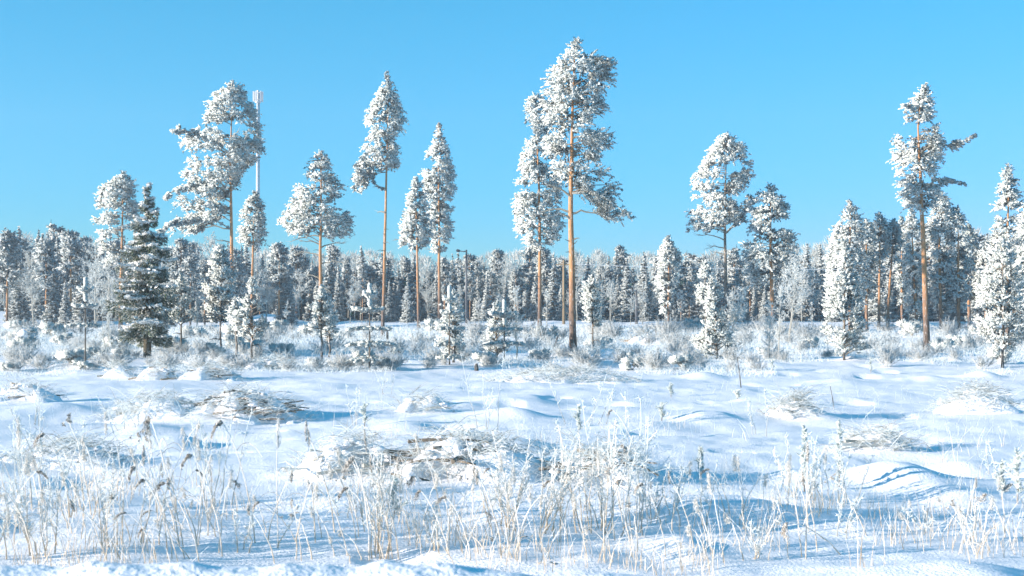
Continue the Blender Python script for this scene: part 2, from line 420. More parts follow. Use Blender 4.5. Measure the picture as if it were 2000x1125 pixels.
def spruce_mesh(g, hgt, rad, rng, n, tuftL, snow=.4, base=.06, prof=None, wob=.15):
    """dense layered spruce: whorls of drooping boughs; snow lies on the upper side of each bough"""
    nb = int(n / 34); zt = rng.random(nb) ** .8 * (1 - base) + base
    zt = 1 - (1 - base) * rng.random(nb) ** .62
    R0 = rad * (prof(zt) if prof else (1 - zt) ** .95) * rng.uniform(1 - wob * 1.6, 1 + wob, nb) + .04 * rad
    ph = rng.random(nb) * 2 * math.pi
    idx = np.repeat(np.arange(nb), np.maximum(8, (R0 / R0.mean() * 34)).astype(int)); m = len(idx)
    t = rng.random(m) ** .6; R = R0[idx]
    lat = rng.normal(size=m) * .17 * R * (1.15 - t); hang = -rng.random(m) ** 2 * .16 * R - .02
    top = rng.random(m) < snow; hang = np.where(top, .02 + rng.random(m) * tuftL * .3, hang)
    rr = R * t; c = np.cos(ph[idx]); s_ = np.sin(ph[idx])
    z = zt[idx] * hgt + hang - R * (.45 * t - .22 * t ** 3)
    P = np.stack([c * rr - s_ * lat, s_ * rr + c * lat, z], -1)
    D = np.stack([c - s_ * np.sign(lat) * .6, s_ + c * np.sign(lat) * .6, np.where(top, .15, -.6)], -1) + rng.normal(size=(m, 3)) * .3
    fr = np.where(top, rng.uniform(.75, 1, m), np.clip(rng.normal(.10 + .45 * t ** 2, .2, m), 0, .95))
    L = rng.uniform(.6, 1.5, m) * tuftL
    NN = nrm(np.stack([c, s_, np.where(top, .8, -.15)], -1) + rng.normal(size=(m, 3)) * .45)
    spikes(g, P, D, L, L * np.where(top, .42, .26), fr, rng, False, NN)

def birch_mesh(g, gt, hgt, rad, rng, s, n1=26, n2=9, n3=6, low=.2, fr=.85, multi=1):
    """open frosted broadleaf: ascending limbs, twigs, fine hanging twiglets"""
    for q in range(multi):
        lean = rng.normal(size=2) * .08 * (multi > 1) * 2; k = np.linspace(0, 1, 9)
        P = np.stack([lean[0] * hgt * k, lean[1] * hgt * k, hgt * k - .2 * (k == 0)], -1); P[1:, :2] += np.cumsum(rng.normal(size=(8, 2)), 0) * .008 * hgt
        tube(gt, P, np.maximum(.35 * s, hgt * .011 * (1 - k) ** .8 / multi ** .5), 6, .25 + .5 * k, False)
        h = low + (1 - low) * rng.random(n1) ** .9 * .95
        A = np.stack([np.interp(h, k, P[:, i]) for i in range(3)], -1)
        ph = rng.random(n1) * 6.283; ln = rad * (1.05 - h) ** .55 * rng.uniform(.6, 1.2, n1) * (h > low) * (.5 + .5 * np.minimum(1, (h - low) * 5)) + .05 * rad
        D = np.stack([np.cos(ph), np.sin(ph), rng.uniform(.7, 1.5, n1)], -1); D = nrm(D)
        E = A + D * ln[:, None]
        twigs(gt, A, E, np.maximum(.28 * s, .004 * hgt * (1.1 - h)), .2 * s, .45, rng)
        i2 = np.repeat(np.arange(n1), n2); m = len(i2); t = rng.uniform(.2, 1, m)[:, None]
        A2 = A[i2] * (1 - t) + E[i2] * t; D2 = nrm(D[i2] * .6 + rng.normal(size=(m, 3)) * .6 + [0, 0, .15]); l2 = ln[i2] * rng.uniform(.2, .5, m)
        E2 = A2 + D2 * l2[:, None]; twigs(g, A2, E2, .30 * s, .16 * s, fr - .1, rng)
        i3 = np.repeat(np.arange(m), n3); mm = len(i3); t = rng.uniform(.2, 1, mm)[:, None]
        A3 = A2[i3] * (1 - t) + E2[i3] * t; D3 = nrm(D2[i3] * .5 + rng.normal(size=(mm, 3)) * .6 + [0, 0, -.1]); l3 = np.maximum(2.5 * s, l2[i3] * rng.uniform(.25, .6, mm))
        spikes(g, A3 + D3 * l3[:, None] * .4, D3, l3, .34 * s, np.clip(rng.normal(fr, .12, mm), .2, 1), rng)

# ---- the standing pines, each from its own crown outline
L = lambda *a: a
pine('tallest frosted pine, broad crown and orange bare trunk, standing in the middle', 1120, 697,
     [(72, 1119, 1133), (90, 1108, 1142), (108, 1098, 1152), (121, 1082, 1198), (146, 1066, 1198), (170, 1064, 1190), (192, 1054, 1197), (215, 1050, 1188), (235, 1050, 1188), (265, 1052, 1213), (290, 1058, 1192),
      (320, 1068, 1186), (345, 1085, 1196), (362, 1128, 1214), (395, 1146, 1216), (412, 1165, 1222), (432, 1192, 1234)],
     trunk=[(697, 1120), (520, 1119), (400, 1116), (250, 1118), (72, 1126)], r=.175, puff=.42, gap=.36,
     limbs=[(345, -18, -14, 6), (378, 40, -3, 10), (385, -45, -22, 12), (415, -62, 0, 8), (418, 55, 2, 8), (432, -20, -14, 3), (470, 14, -4, 0), (345, 14, -12, 3)])
pine('narrower frosted pine close behind the tallest pine, on its left', 1054, 656,
     [(188, 1032, 1064), (205, 1022, 1085), (235, 1034, 1090), (262, 1045, 1090), (285, 1020, 1085), (310, 1013, 1092), (345, 1010, 1098), (380, 1003, 1104), (410, 1000, 1100), (440, 1003, 1112), (462, 1010, 1098), (492, 1020, 1046)],
     trunk=[(656, 1054), (420, 1053), (188, 1046)], r=.17, puff=.4, limbs=[(428, -45, 18, 10), (425, 52, -2, 10), (475, 22, 4, 2)])
pine('slim pine with a long thin bare trunk and drooping frosted crown leaning left', 747, 663,
     [(137, 750, 758), (165, 742, 766), (190, 728, 780), (215, 714, 790), (232, 708, 795), (250, 713, 790), (270, 701, 770), (290, 697, 786), (318, 697, 782), (335, 695, 738), (355, 693, 722), (376, 694, 706)],
     trunk=[(663, 747), (500, 750), (300, 753), (137, 755)], r=.13, puff=.34, gap=.34, droop=.6, limbs=[(368, -24, -2, 6), (320, 14, -10, 4), (415, -16, 0, 3)])
pine('pointed frosted pine with orange trunk, standing left of the street lamp', 858, 634,
     [(238, 855, 860), (262, 847, 867), (290, 835, 879), (312, 826, 890), (345, 822, 890), (380, 826, 892), (420, 830, 888), (450, 833, 884), (475, 838, 878), (492, 846, 868)],
     trunk=[(634, 858), (238, 857)], r=.19, puff=.45, limbs=[(495, -28, -8, 4)])
pine('lower frosted pine leaning against the pointed pine, on its left', 818, 641,
     [(345, 807, 816), (372, 800, 832), (400, 790, 840), (430, 785, 845), (458, 770, 850), (475, 774, 842), (492, 800, 832)], trunk=[(641, 818), (345, 812)], r=.16, puff=.45, limbs=[(470, -48, 0, 12)])
pine('broad cone-shaped frosted pine between the mast and the slim bare pine', 627, 655,
     [(292, 622, 632), (318, 602, 645), (345, 584, 660), (370, 575, 674), (400, 560, 681), (425, 548, 690), (440, 545, 692), (456, 560, 688), (468, 600, 676)],
     trunk=[(655, 627), (500, 625), (292, 627)], r=.17, puff=.42, gap=.38, limbs=[(478, -38, -6, 14), (485, 46, -10, 14), (500, -55, -4, 18), (515, 52, 2, 16), (545, -30, -8, 8), (560, 22, 12, 6), (450, 56, 8, 12), (462, -60, 10, 12)])
pine('tall frosted pine with one-sided crown spread to the left, beside the mast', 455, 655,
     [(158, 450, 457), (168, 440, 470), (177, 411, 476), (205, 404, 497), (231, 390, 508), (250, 372, 506), (262, 349, 505), (282, 352, 520), (302, 350, 510), (318, 372, 496), (339, 349, 470), (356, 350, 468), (375, 344, 448), (397, 334, 436),
      (410, 360, 452), (424, 338, 440), (440, 330, 400), (454, 326, 390)],
     trunk=[(655, 455), (500, 452), (300, 449), (158, 453)], r=.17, puff=.38, gap=.42, clear=.2,
     limbs=[(300, -62, -10, 12), (335, -48, -14, 10), (372, -42, -24, 12), (395, -45, -10, 10), (418, -80, 8, 20), (447, -92, 10, 22), (352, 26, -8, 12), (270, 18, -12, 4), (360, 20, 6, 10), (475, -30, -4, 8), (385, -30, 6, 8)])
pine('small pointed frosted pine under the mast, right of the tall one-sided pine', 493, 652,
     [(372, 494, 500), (396, 476, 514), (424, 466, 523), (453, 462, 525), (475, 464, 520), (490, 480, 508)], trunk=[(652, 492), (372, 497)], r=.14, puff=.36, green=.1)
pine('frosted pine rising behind the dark spruce, on its left', 236, 648,
     [(338, 232, 246), (352, 214, 262), (378, 184, 266), (400, 186, 270), (430, 178, 270), (455, 180, 268), (480, 192, 262), (520, 200, 262)], trunk=[(648, 236), (338, 240)], r=.18, puff=.45)
pine('frosted pine with rounded umbrella crown and bare lower limbs, right of centre', 1417, 648,
     [(262, 1410, 1432), (275, 1398, 1445), (288, 1386, 1460), (317, 1358, 1474), (340, 1348, 1477), (362, 1350, 1462), (385, 1352, 1450), (398, 1380, 1440), (412, 1340, 1450), (430, 1333, 1446), (452, 1332, 1378)],
     trunk=[(648, 1417), (400, 1416), (262, 1420)], r=.18, puff=.40, gap=.42, clear=.45, bark=M_BARKG,
     limbs=[(452, -62, -2, 22), (470, -52, -10, 20), (440, 34, -18, 14), (425, 44, -10, 14), (458, 38, -26, 14), (486, -32, -2, 10), (500, -26, -8, 6), (510, 14, -6, 6), (410, -50, 6, 14)])
pine('full frosted pine crowded against the umbrella pine, on its right', 1510, 650,
     [(362, 1496, 1516), (380, 1478, 1530), (398, 1452, 1540), (425, 1458, 1544), (450, 1462, 1548), (475, 1448, 1562), (500, 1446, 1562), (530, 1455, 1560), (560, 1462, 1545)], trunk=[(650, 1510), (500, 1506), (362, 1505)], r=.20, puff=.45, green=.08)
pine('tall frosted pine at right with one long branch stretched out to the right', 1810, 685,
     [(163, 1805, 1815), (179, 1790, 1822), (200, 1775, 1824), (211, 1757, 1822), (238, 1762, 1830), (257, 1760, 1840), (268, 1750, 1842), (297, 1735, 1850), (315, 1748, 1836), (337, 1752, 1832), (363, 1748, 1838), (385, 1747, 1836), (403, 1760, 1830), (415, 1775, 1822)],
     trunk=[(685, 1810), (520, 1806), (400, 1803), (250, 1799), (163, 1809)], r=.17, puff=.36, limbs=[(300, 28, -20, 8), (330, 20, -16, 8)])
# outstretched tufts of that pine, drawn as a second crown on the same trunk
def arm(parent_px, by, pts, sd):
    B, s = hit(parent_px, by); rng = np.random.default_rng(sd); g = G()
    t = [o for o in bpy.data.objects if o.name.startswith('pine_tree') and o.parent is None and abs(o.location.x - B[0]) < .01][0]
    P = np.array([[(x - parent_px) * s, -.55 * abs(x - parent_px) * s, (by - y) * s] for x, y, w in pts]); Wd = np.array([w for _, _, w in pts]) * s
    tube(g, P, np.linspace(.06, .02, len(P)), 5, .3, False); o = ob('limb', g.mesh('limb', M_TWIG), t)
    nc = int(6 + 1.1 * (np.linalg.norm(np.diff(P, axis=0), axis=1).sum() / s) / 6); k = rng.random(nc) ** .75 * (len(P) - 1.001) + .001
    i = k.astype(int); f = (k - i)[:, None]
    C = P[i] * (1 - f) + P[i + 1] * f; w = Wd[i] * (1 - f[:, 0]) + Wd[i + 1] * f[:, 0]; ax = nrm(P[i + 1] - P[i])
    C = C + rng.normal(size=(nc, 3)) * (w * .4)[:, None]
    g = sprays(C, nrm(ax + rng.normal(size=(nc, 3)) * .5 + [0, 0, .1]), np.maximum(w * .75, 2.5 * s), s, int(nc * 110), rng, .35)
    ob('bough', g.mesh('bough', M_PINE), t)
arm(1810, 685, [(1800, 305, 2), (1830, 288, 8), (1852, 286, 10), (1872, 280, 6), (1890, 270, 3)], 4)
arm(1810, 685, [(1802, 372, 4), (1826, 352, 8), (1850, 356, 6), (1874, 364, 3)], 5)
arm(1810, 685, [(1800, 240, 3), (1776, 214, 6), (1756, 210, 3)], 6)
for q_, pts_ in enumerate([[(451, 447, 2), (425, 432, 4), (395, 430, 6), (365, 436, 8), (342, 446, 7), (328, 456, 4)], [(450, 300, 2), (420, 278, 5), (392, 264, 7), (366, 262, 7), (350, 262, 3)],
                           [(450, 376, 2), (415, 362, 6), (385, 364, 8), (352, 380, 7), (338, 394, 4)], [(450, 300, 2), (478, 282, 7), (500, 282, 8), (518, 284, 5)]]):
    arm(455, 655, pts_, 50 + q_)
arm(1120, 697, [(1122, 200, 3), (1160, 150, 10), (1180, 138, 12), (1192, 126, 8)], 7)
arm(747, 663, [(752, 318, 3), (730, 296, 8), (712, 308, 10), (702, 338, 9), (697, 374, 4)], 61)
arm(747, 663, [(752, 372, 2), (736, 362, 3), (718, 340, 7), (706, 352, 8), (698, 360, 4)], 62)
arm(1120, 697, [(1118, 378, 2), (1150, 375, 4), (1180, 388, 13), (1205, 410, 12), (1230, 430, 5)], 63)
arm(1417, 648, [(1417, 455, 2), (1440, 430, 8), (1456, 405, 10), (1462, 380, 7)], 8)
pine('small lone frosted pine before the dark forest, left of the umbrella pine', 1306, 642,
     [(458, 1302, 1309), (475, 1294, 1318), (490, 1286, 1332), (505, 1276, 1335), (530, 1274, 1334), (555, 1278, 1326), (580, 1284, 1316), (620, 1290, 1308)], trunk=[(642, 1306), (458, 1305)], r=.14, puff=.45)
# right-hand group
for lab, bx, by, rows, gr in [
    ('frosted pine with steep pointed top at the left end of the right-hand group', 1660, 655, [(390, 1656, 1664), (412, 1642, 1680), (440, 1628, 1692), (470, 1616, 1696), (510, 1608, 1700), (560, 1612, 1696), (600, 1625, 1690)], 0),
    ('frosted pine behind the steep pointed pine, second of the right-hand group', 1692, 650, [(425, 1688, 1697), (450, 1675, 1712), (480, 1668, 1714), (530, 1670, 1716), (580, 1678, 1708)], .12),
    ('slim pine with visible orange trunk and short top crown in the right-hand group', 1716, 646, [(415, 1714, 1722), (435, 1702, 1736), (460, 1698, 1742), (488, 1704, 1738), (505, 1712, 1728)], .08),
    ('slim pine with pale trunk standing right of the short-crowned slim pine', 1733, 645, [(425, 1742, 1750), (450, 1725, 1762), (480, 1722, 1765), (510, 1728, 1760)], .12),
    ('narrow dark-cored frosted pine left of the pine with the long branch', 1762, 643, [(422, 1758, 1764), (450, 1748, 1776), (490, 1746, 1778), (540, 1750, 1776), (590, 1754, 1770)], .25),
    ('column-shaped frosted tree just left of the trunk of the tall right-hand pine', 1790, 650, [(408, 1777, 1784), (430, 1766, 1796), (470, 1764, 1802), (520, 1762, 1804), (570, 1760, 1802), (610, 1768, 1800)], 0),
    ('tall frosted pine touching the right side of the tall pine with long branch', 1838, 650, [(372, 1832, 1842), (395, 1818, 1858), (430, 1812, 1864), (480, 1814, 1866), (530, 1812, 1862), (580, 1816, 1858), (612, 1822, 1852)], 0),
    ('frosted pine with stepped crown, third tree right of the long branched pine', 1872, 650, [(402, 1864, 1874), (425, 1852, 1888), (460, 1846, 1898), (500, 1846, 1902), (550, 1850, 1900), (600, 1856, 1890)], .05),
    ('shaded bluish pine at the right end of the right-hand group', 1893, 645, [(438, 1888, 1896), (465, 1878, 1908), (500, 1874, 1914), (550, 1876, 1912), (590, 1882, 1906)], .3),
    ('tall pointed frosted tree at the right edge, behind the young pine', 1968, 664, [(317, 1965, 1974), (338, 1957, 1984), (365, 1950, 1990), (385, 1938, 1992), (410, 1945, 2004), (440, 1940, 2012), (480, 1932, 2014), (530, 1925, 2020), (580, 1925, 2015)], 0.05),
    ('frosted tree cut by the right picture edge beside the pointed tree', 2012, 668, [(372, 2008, 2016), (400, 1992, 2030), (450, 1984, 2040), (520, 1980, 2046), (600, 1985, 2040)], .05),
    ('low frosted pine filling the gap right of the right-hand group', 1925, 645, [(470, 1920, 1930), (500, 1908, 1942), (550, 1902, 1948), (600, 1906, 1944)], .1)]:
    pine(lab, bx, by, rows, r=.15, puff=.42, green=gr, seed=3)
# young pines
for lab, bx, by, rows, dn in [
    ('bushy young frosted pine with skirt of low boughs, left of the right-hand group', 1648, 704, [(470, 1647, 1655), (500, 1638, 1668), (540, 1620, 1678), (580, 1610, 1686), (620, 1602, 1690), (660, 1598, 1692), (690, 1590, 1694)], 1),
    ('bushy young frosted pine with dark thin trunk at the right edge', 1957, 719, [(468, 1950, 1962), (500, 1928, 1985), (540, 1915, 2000), (590, 1902, 2008), (630, 1900, 2012), (665, 1915, 2004), (690, 1935, 1990)], 1),
    ('round young frosted pine right of the foot of the tallest pine', 1158, 690, [(540, 1152, 1160), (560, 1142, 1172), (590, 1136, 1178), (620, 1138, 1180), (638, 1144, 1172)], 1),
    ('frosted young pine with low spreading boughs below the umbrella pine', 1402, 700, [(540, 1384, 1396), (570, 1374, 1412), (610, 1378, 1420), (640, 1372, 1430), (670, 1350, 1436), (696, 1340, 1430)], 1),
    ('snowy pine sapling standing just in front of the right-hand umbrella pine', 1378, 672, [(510, 1374, 1384), (535, 1364, 1396), (570, 1358, 1400), (600, 1360, 1398)], 1),
    ('young frosted pine with thin dark trunk left of the tall one-sided pine', 433, 690, [(478, 426, 436), (500, 412, 448), (540, 400, 462), (580, 392, 464), (615, 398, 456), (632, 410, 446)], 1),
    ('young frosted pine right of the dark spruce with open whorls', 354, 690, [(535, 350, 356), (560, 340, 366), (585, 330, 378), (612, 328, 392), (632, 340, 386)], .8),
    ('young frosted pine of thick white whorls in front of the small pointed pine', 494, 712, [(540, 490, 496), (562, 482, 505), (585, 468, 512), (610, 452, 524), (640, 448, 528), (662, 466, 512)], .9),
    ('thin snowy pine sapling before the broad cone-shaped pine', 628, 708, [(555, 625, 631), (575, 618, 640), (600, 605, 654), (626, 602, 664), (640, 612, 650)], .8),
    ('pine sapling in front of the tall one-sided pine trunk', 462, 704, [(580, 458, 464), (600, 448, 476), (625, 440, 484), (650, 446, 476)], .8),
    ('short snowy pine sapling right of the broad cone-shaped pine sapling', 643, 698, [(600, 640, 646), (622, 630, 658), (650, 622, 664), (668, 630, 656)], .7),
    ('bluish pine sapling left of the street lamp with flat shaded boughs', 886, 708, [(564, 883, 888), (585, 876, 900), (610, 866, 906), (640, 852, 910), (670, 846, 908), (692, 858, 904)], .55),
    ('open frosted pine sapling right of the street lamp', 970, 702, [(590, 966, 976), (610, 955, 990), (636, 952, 1000), (662, 944, 1002), (688, 938, 998)], .5)]:
    pine(lab, bx, by, rows, r=.055, puff=.26, dens=dn, name='young_pine', cat='young pine', gap=.37, bark=M_BARKG, droop=-.1, up=.45, green=.05, seed=9)

def whorl_sapling(label, bx, by, top, whorls, seed):
    """sparse sapling: thick snow-coated leader, whorls of upturned arms"""
    rng = np.random.default_rng(seed); B, s = hit(bx, by); t = empty('pine_sapling', tuple(B), label, 'pine sapling', 'snow-coated pine saplings')
    Ht = (by - top) * s; g = G(); k = np.linspace(0, 1, 6)
    tube(g, np.stack([0 * k, 0 * k, Ht * k - .1], -1), np.linspace(.035, .018, 6), 6, .2, False); ob('trunk', g.mesh('trunk', M_BARKG, True), t)
    g = G(); gb = G()
    def sleeve(A, Bp, w, n, fr=.92):
        n = int(n * 2.6); w = w * 1.35
        q = rng.random(n)[:, None]; U = nrm(rng.normal(size=(n, 3))); ln = rng.uniform(3.5, 7, n) * s
        spikes(g, A * (1 - q) + Bp * q + U * w * .5, U * .8 + nrm((Bp - A)[None])[0] * .8, ln, ln * .38, np.clip(rng.normal(.94, .1, n), .1, 1), rng, False, nrm(U + [0, -.1, .25]))
    z0 = (by - whorls[0][0]) * s
    sleeve(np.array([0, 0, z0 - .3]), np.array([0, 0, Ht]), 3.5 * s, 260)
    for (y, w, rise, cnt, nd) in whorls:
        z = (by - y) * s
        for j in range(cnt):
            ph = j * 6.283 / cnt + rng.normal() * .25; e = np.array([math.cos(ph) * w * s, math.sin(ph) * w * s, 0]) * rng.uniform(.75, 1.1)
            A = np.array([0, 0, z]); E = A + e + [0, 0, rise * s]
            tube(gb, [A, (A + E) / 2 - [0, 0, .03], E], [.018, .014, .01], 4, .4, False)
            sleeve(A + e * .25, E, 3.2 * s, nd, .8)
            for side in (-1, 1):
                pp = A + (E - A) * .55; sd = np.array([-e[1], e[0], 0]) * .38 * side + e * .25
                sleeve(pp, pp + sd, 2.6 * s, nd // 2, .78)
    ob('crown', g.mesh('crown', M_PINE), t); ob('branches', gb.mesh('branches', M_BARKG), t)
whorl_sapling('sparse snow-coated pine sapling like a cross, left of the dark spruce', 167, 722, 545, [(572, 16, 10, 5, 40), (600, 26, 4, 5, 60), (634, 40, -4, 5, 70)], 1)
whorl_sapling('snow-coated pine sapling with fork-shaped top before the slim bare pine', 722, 722, 556, [(582, 14, 12, 5, 45), (608, 34, 6, 5, 80), (640, 46, -4, 6, 90), (668, 52, -8, 6, 90), (698, 42, -8, 6, 80)], 2)
whorl_sapling('snow-coated pine sapling with curled white arms right of the street lamp', 985, 706, 588, [(618, 30, 8, 5, 60), (642, 34, -2, 5, 70), (668, 40, -6, 5, 60)], 3)
whorl_sapling('blue-shaded snow sapling overlapping the sapling left of the lamp', 878, 712, 560, [(590, 12, 10, 5, 40), (612, 20, 4, 5, 60), (640, 32, -2, 6, 80), (668, 34, -6, 6, 80), (694, 26, -6, 5, 60)], 4)

# the dark spruce
def big_spruce():
    B, s = hit(288, 699); rng = np.random.default_rng(5)
    t = empty('spruce_tree', tuple(B), 'large dark green spruce with snow lying on its layered boughs, at left', 'spruce tree')
    Ht = (699 - 360) * s
    g = G(); k = np.linspace(0, 1, 12); tube(g, np.stack([0 * k, 0 * k, Ht * k - .2 * (k == 0)], -1), .19 * (1 - k) ** .9 + .012, 9, k)
    ob('trunk', g.mesh('trunk', M_SBARK, True), t)
    pz = lambda z: np.interp(z, [0, .12, .2, .3, .42, .55, .68, .8, .9, 1], [.5, .62, .98, 1.04, 1.0, .82, .60, .36, .19, .02])
    # one bough per part
    nb = 96
    for b in range(nb):
        zt = .15 + .85 * (b + rng.random()) / nb; zt = 1 - (1 - zt) ** .86; ph = b * 2.4 + rng.normal() * .3
        R = float(pz(zt)) * 58 * s * rng.uniform(.55, 1.3) + .1; sn = rng.choice([.10, .28, .7], p=[.40, .33, .27]); ph += rng.normal() * .5; zt = min(.99, zt + rng.normal() * .012)
        if b % 9 == 0: R *= 1.15
        n = int(60 + 230 * R / 1.8); q = rng.random(n) ** .65
        e = np.array([math.cos(ph), math.sin(ph), 0]); f = np.array([-e[1], e[0], 0])
        lat = rng.normal(size=n) * .20 * R * (1.2 - q); top = rng.random(n) < sn; q = np.where(top, q, q)
        rise = .28 * (zt > .75)
        z = -R * (.52 * q - .34 * q ** 3 - rise * q) + np.where(top, .05 + rng.random(n) * .04, -rng.random(n) ** 1.4 * .42 * (.4 + R / 2))
        P = e[None] * (R * q)[:, None] + f[None] * lat[:, None]; P[:, 2] += z + zt * Ht
        D = e[None] * .9 + f[None] * (np.sign(lat) * .7)[:, None] + rng.normal(size=(n, 3)) * .3; D[:, 2] += np.where(top, .1, -.55)
        Ln = rng.uniform(.10, .22, n); fr = np.where(top, rng.uniform(.75, 1, n), np.clip(rng.normal(.05 + .22 * q, .17, n), 0, .95))
        g = G(); spikes(g, P, D, Ln, Ln * np.where(top, .46, .18), fr, rng, False, nrm(e[None] * .9 + [[0, 0, .1]] + np.where(top, .8, 0)[:, None] * [0, 0, 1] + rng.normal(size=(n, 3)) * .35))
        kk = np.linspace(0, 1, 5); Pb = e[None] * (R * kk)[:, None]; Pb[:, 2] += -R * (.52 * kk - .34 * kk ** 3 - rise * kk) + zt * Ht
        tube(g, Pb, np.linspace(.03, .008, 5), 4, .05, False)
        ob('bough', g.mesh('bough', M_SPRUCE), t)
big_spruce()

# ------------------------------------------------------------------ forest
def proto_tree(kind, seed, hgt, s):
    rng = np.random.default_rng(seed); gt = G(); g = G(); k = np.linspace(0, 1, 8)
    if kind == 'spruce':
        tube(gt, np.stack([0 * k, 0 * k, hgt * k - .3 * (k == 0)], -1), hgt * .012 * (1 - k) + .02, 6, k)
        spruce_mesh(g, hgt, hgt * rng.uniform(.14, .20), rng, 11500, 3.1 * s, .52, .05, wob=.28)
        mats = (M_SBARK, M_DARK)
    elif kind == 'pine':
        tube(gt, np.stack([0 * k, 0 * k, hgt * k - .3 * (k == 0)], -1), hgt * .012 * (1 - k) + .02, 6, k)
        low = rng.uniform(.22, .42); n = 70; z = low + (1 - low) * rng.random(n) ** .8 * .97
        Rz = hgt * .15 * np.minimum(1, (z - low) * 6 + .3) * (1.02 - z) ** .45; ph = rng.random(n) * 6.283; rho = rng.random(n) ** .5
        C = np.stack([np.cos(ph) * Rz * rho, np.sin(ph) * Rz * rho, z * hgt], -1); C = np.vstack([C, [[0, 0, hgt * .985]]])
        rr = rng.uniform(.035, .065, len(C)) * hgt; rr[-1] *= .5; out = nrm(C * [1, 1, 0] + [0, 0, .2])
        ti = np.repeat(np.arange(len(C)), 7); m0 = len(ti); TD = nrm(out[ti] * .7 + nrm(rng.normal(size=(m0, 3))) * [1, 1, .7]); TL = rr[ti] * rng.uniform(.7, 1.6, m0)
        i = np.repeat(np.arange(m0), 17); m = len(i); U = nrm(rng.normal(size=(m, 3))); q = rng.random(m)
        P = C[ti][i] + TD[i] * (TL[i] * q)[:, None] + U * (1.7 * s * (1.2 - .5 * q))[:, None]
        Ln = rng.lognormal(math.log(2.8 * s), .3, m)
        fr = np.clip(.86 + .2 * U[:, 2] + rng.normal(size=m) * .15 + (rng.normal(size=m0) * .15)[i], 0, 1); fr = np.where(rng.random(m) < .2, fr * .2, fr)
        spikes(g, P, U * .7 + TD[i] * .7, Ln, Ln * .36, fr, rng, False, nrm(U * .6 + out[ti][i] * .5)); mats = (M_BARK, M_DARK)
    else:
        birch_mesh(g, gt, hgt, hgt * .26, rng, s, 30, 9, 7, .16, .82); mats = (M_TWIG, M_TWIG)
    return gt.mesh('trunk', mats[0], True), g.mesh('crown', mats[1])
SF = 150 / F
PROTO = {k: [proto_tree(k, 40 + i, 10.0, SF) for i in range(n)] for k, n in (('spruce', 5), ('pine', 5), ('birch', 4))}
LANDMARKS = [(50, 'the brown root heap'), (167, 'the cross-shaped sapling'), (288, 'the dark spruce'), (455, 'the tall one-sided pine'), (627, 'the broad cone-shaped pine'), (748, 'the slim bare pine'), (858, 'the pointed pine'),
             (911, 'the street lamp'), (1054, 'the narrower middle pine'), (1120, 'the tallest pine'), (1306, 'the small lone pine'), (1417, 'the umbrella pine'), (1510, 'the full pine'),
             (1648, 'the bushy young pine'), (1716, 'the slim orange-trunked pine'), (1810, 'the long-branched pine'), (1957, 'the right edge young pine')]
ORD = ['first', 'second', 'third', 'fourth', 'fifth', 'sixth', 'seventh', 'eighth', 'ninth', 'tenth', 'eleventh', 'twelfth', 'thirteenth', 'fourteenth', 'fifteenth', 'sixteenth', 'seventeenth', 'eighteenth', 'nineteenth', 'twentieth']
def place_labels(items, words, tail, marks=LANDMARKS):
    """items: pixel columns; gives each 'nth WORD left/right of LANDMARK, tail'"""
    cells = {}
    for i, (px, w) in enumerate(items):
        m = min(marks, key=lambda q: abs(q[0] - px)); side = 'left' if px < m[0] else 'right'
        cells.setdefault((m, side, w), []).append((abs(px - m[0]), i))
    out = [None] * len(items)
    for (m, side, w), li in cells.items():
        for k, (_, i) in enumerate(sorted(li)):
            out[i] = (f'{ORD[min(k, 19)]} ' if len(li) > 1 else '') + f'{words[w]} {side} of {m[1]}, {tail}'
    return out
def put_tree(kind, x, y, hgt, label, group, rng, wide=1.0):
    tm, cm = PROTO[kind][int(rng.integers(len(PROTO[kind])))]
    k = hgt / 10; t = empty({'spruce': 'forest_spruce', 'pine': 'forest_pine', 'birch': 'forest_birch'}[kind], (x, y, float(ground(x, y)) - .05), label, {'spruce': 'spruce tree', 'pine': 'pine tree', 'birch': 'birch tree'}[kind], group, rng.random() * 6.28)
    t.scale = (k * wide, k * wide, k)
    ob('trunk', tm, t); ob('crown', cm, t); return t
WORDS = {'spruce': 'snow-dusted spruce', 'pine': 'frosted pine', 'birch': 'white frosted birch'}
def skyline(px):
    return np.interp(px, [-900, 0, 60, 130, 180, 300, 420, 520, 620, 760, 850, 950, 1060, 1180, 1350, 1500, 1600, 1680, 1900, 2000, 2900],
                     [455, 456, 458, 460, 470, 480, 478, 486, 492, 496, 505, 500, 493, 497, 500, 497, 480, 455, 455, 470, 470])
rng = np.random.default_rng(77)
front = []
px = -120.0
while px < 2140:
    left = px < 470; right = 1600 < px < 1930
    kind = rng.choice(['spruce', 'pine', 'birch'], p=[.30, .38, .32] if left else ([.3, .5, .2] if right else [.44, .32, .24]))
    Y = rng.uniform(148, 158)
    front.append((px, kind, Y, rng.uniform(.45, 1.08) if kind != 'birch' else rng.uniform(.45, .8))); px += rng.uniform(14, 21)
labs = place_labels([(f[0], f[1]) for f in front], WORDS, 'front row of the forest')
for (px, kind, Y, k), lab in zip(front, labs):
    x = (px - 1000) * Y / F; h = (HY - skyline(px)) * Y / F + H - float(ground(x, Y))
    put_tree(kind, x, Y, h * k, lab, 'trees along the forest edge', rng, rng.uniform(.75, 1.08))
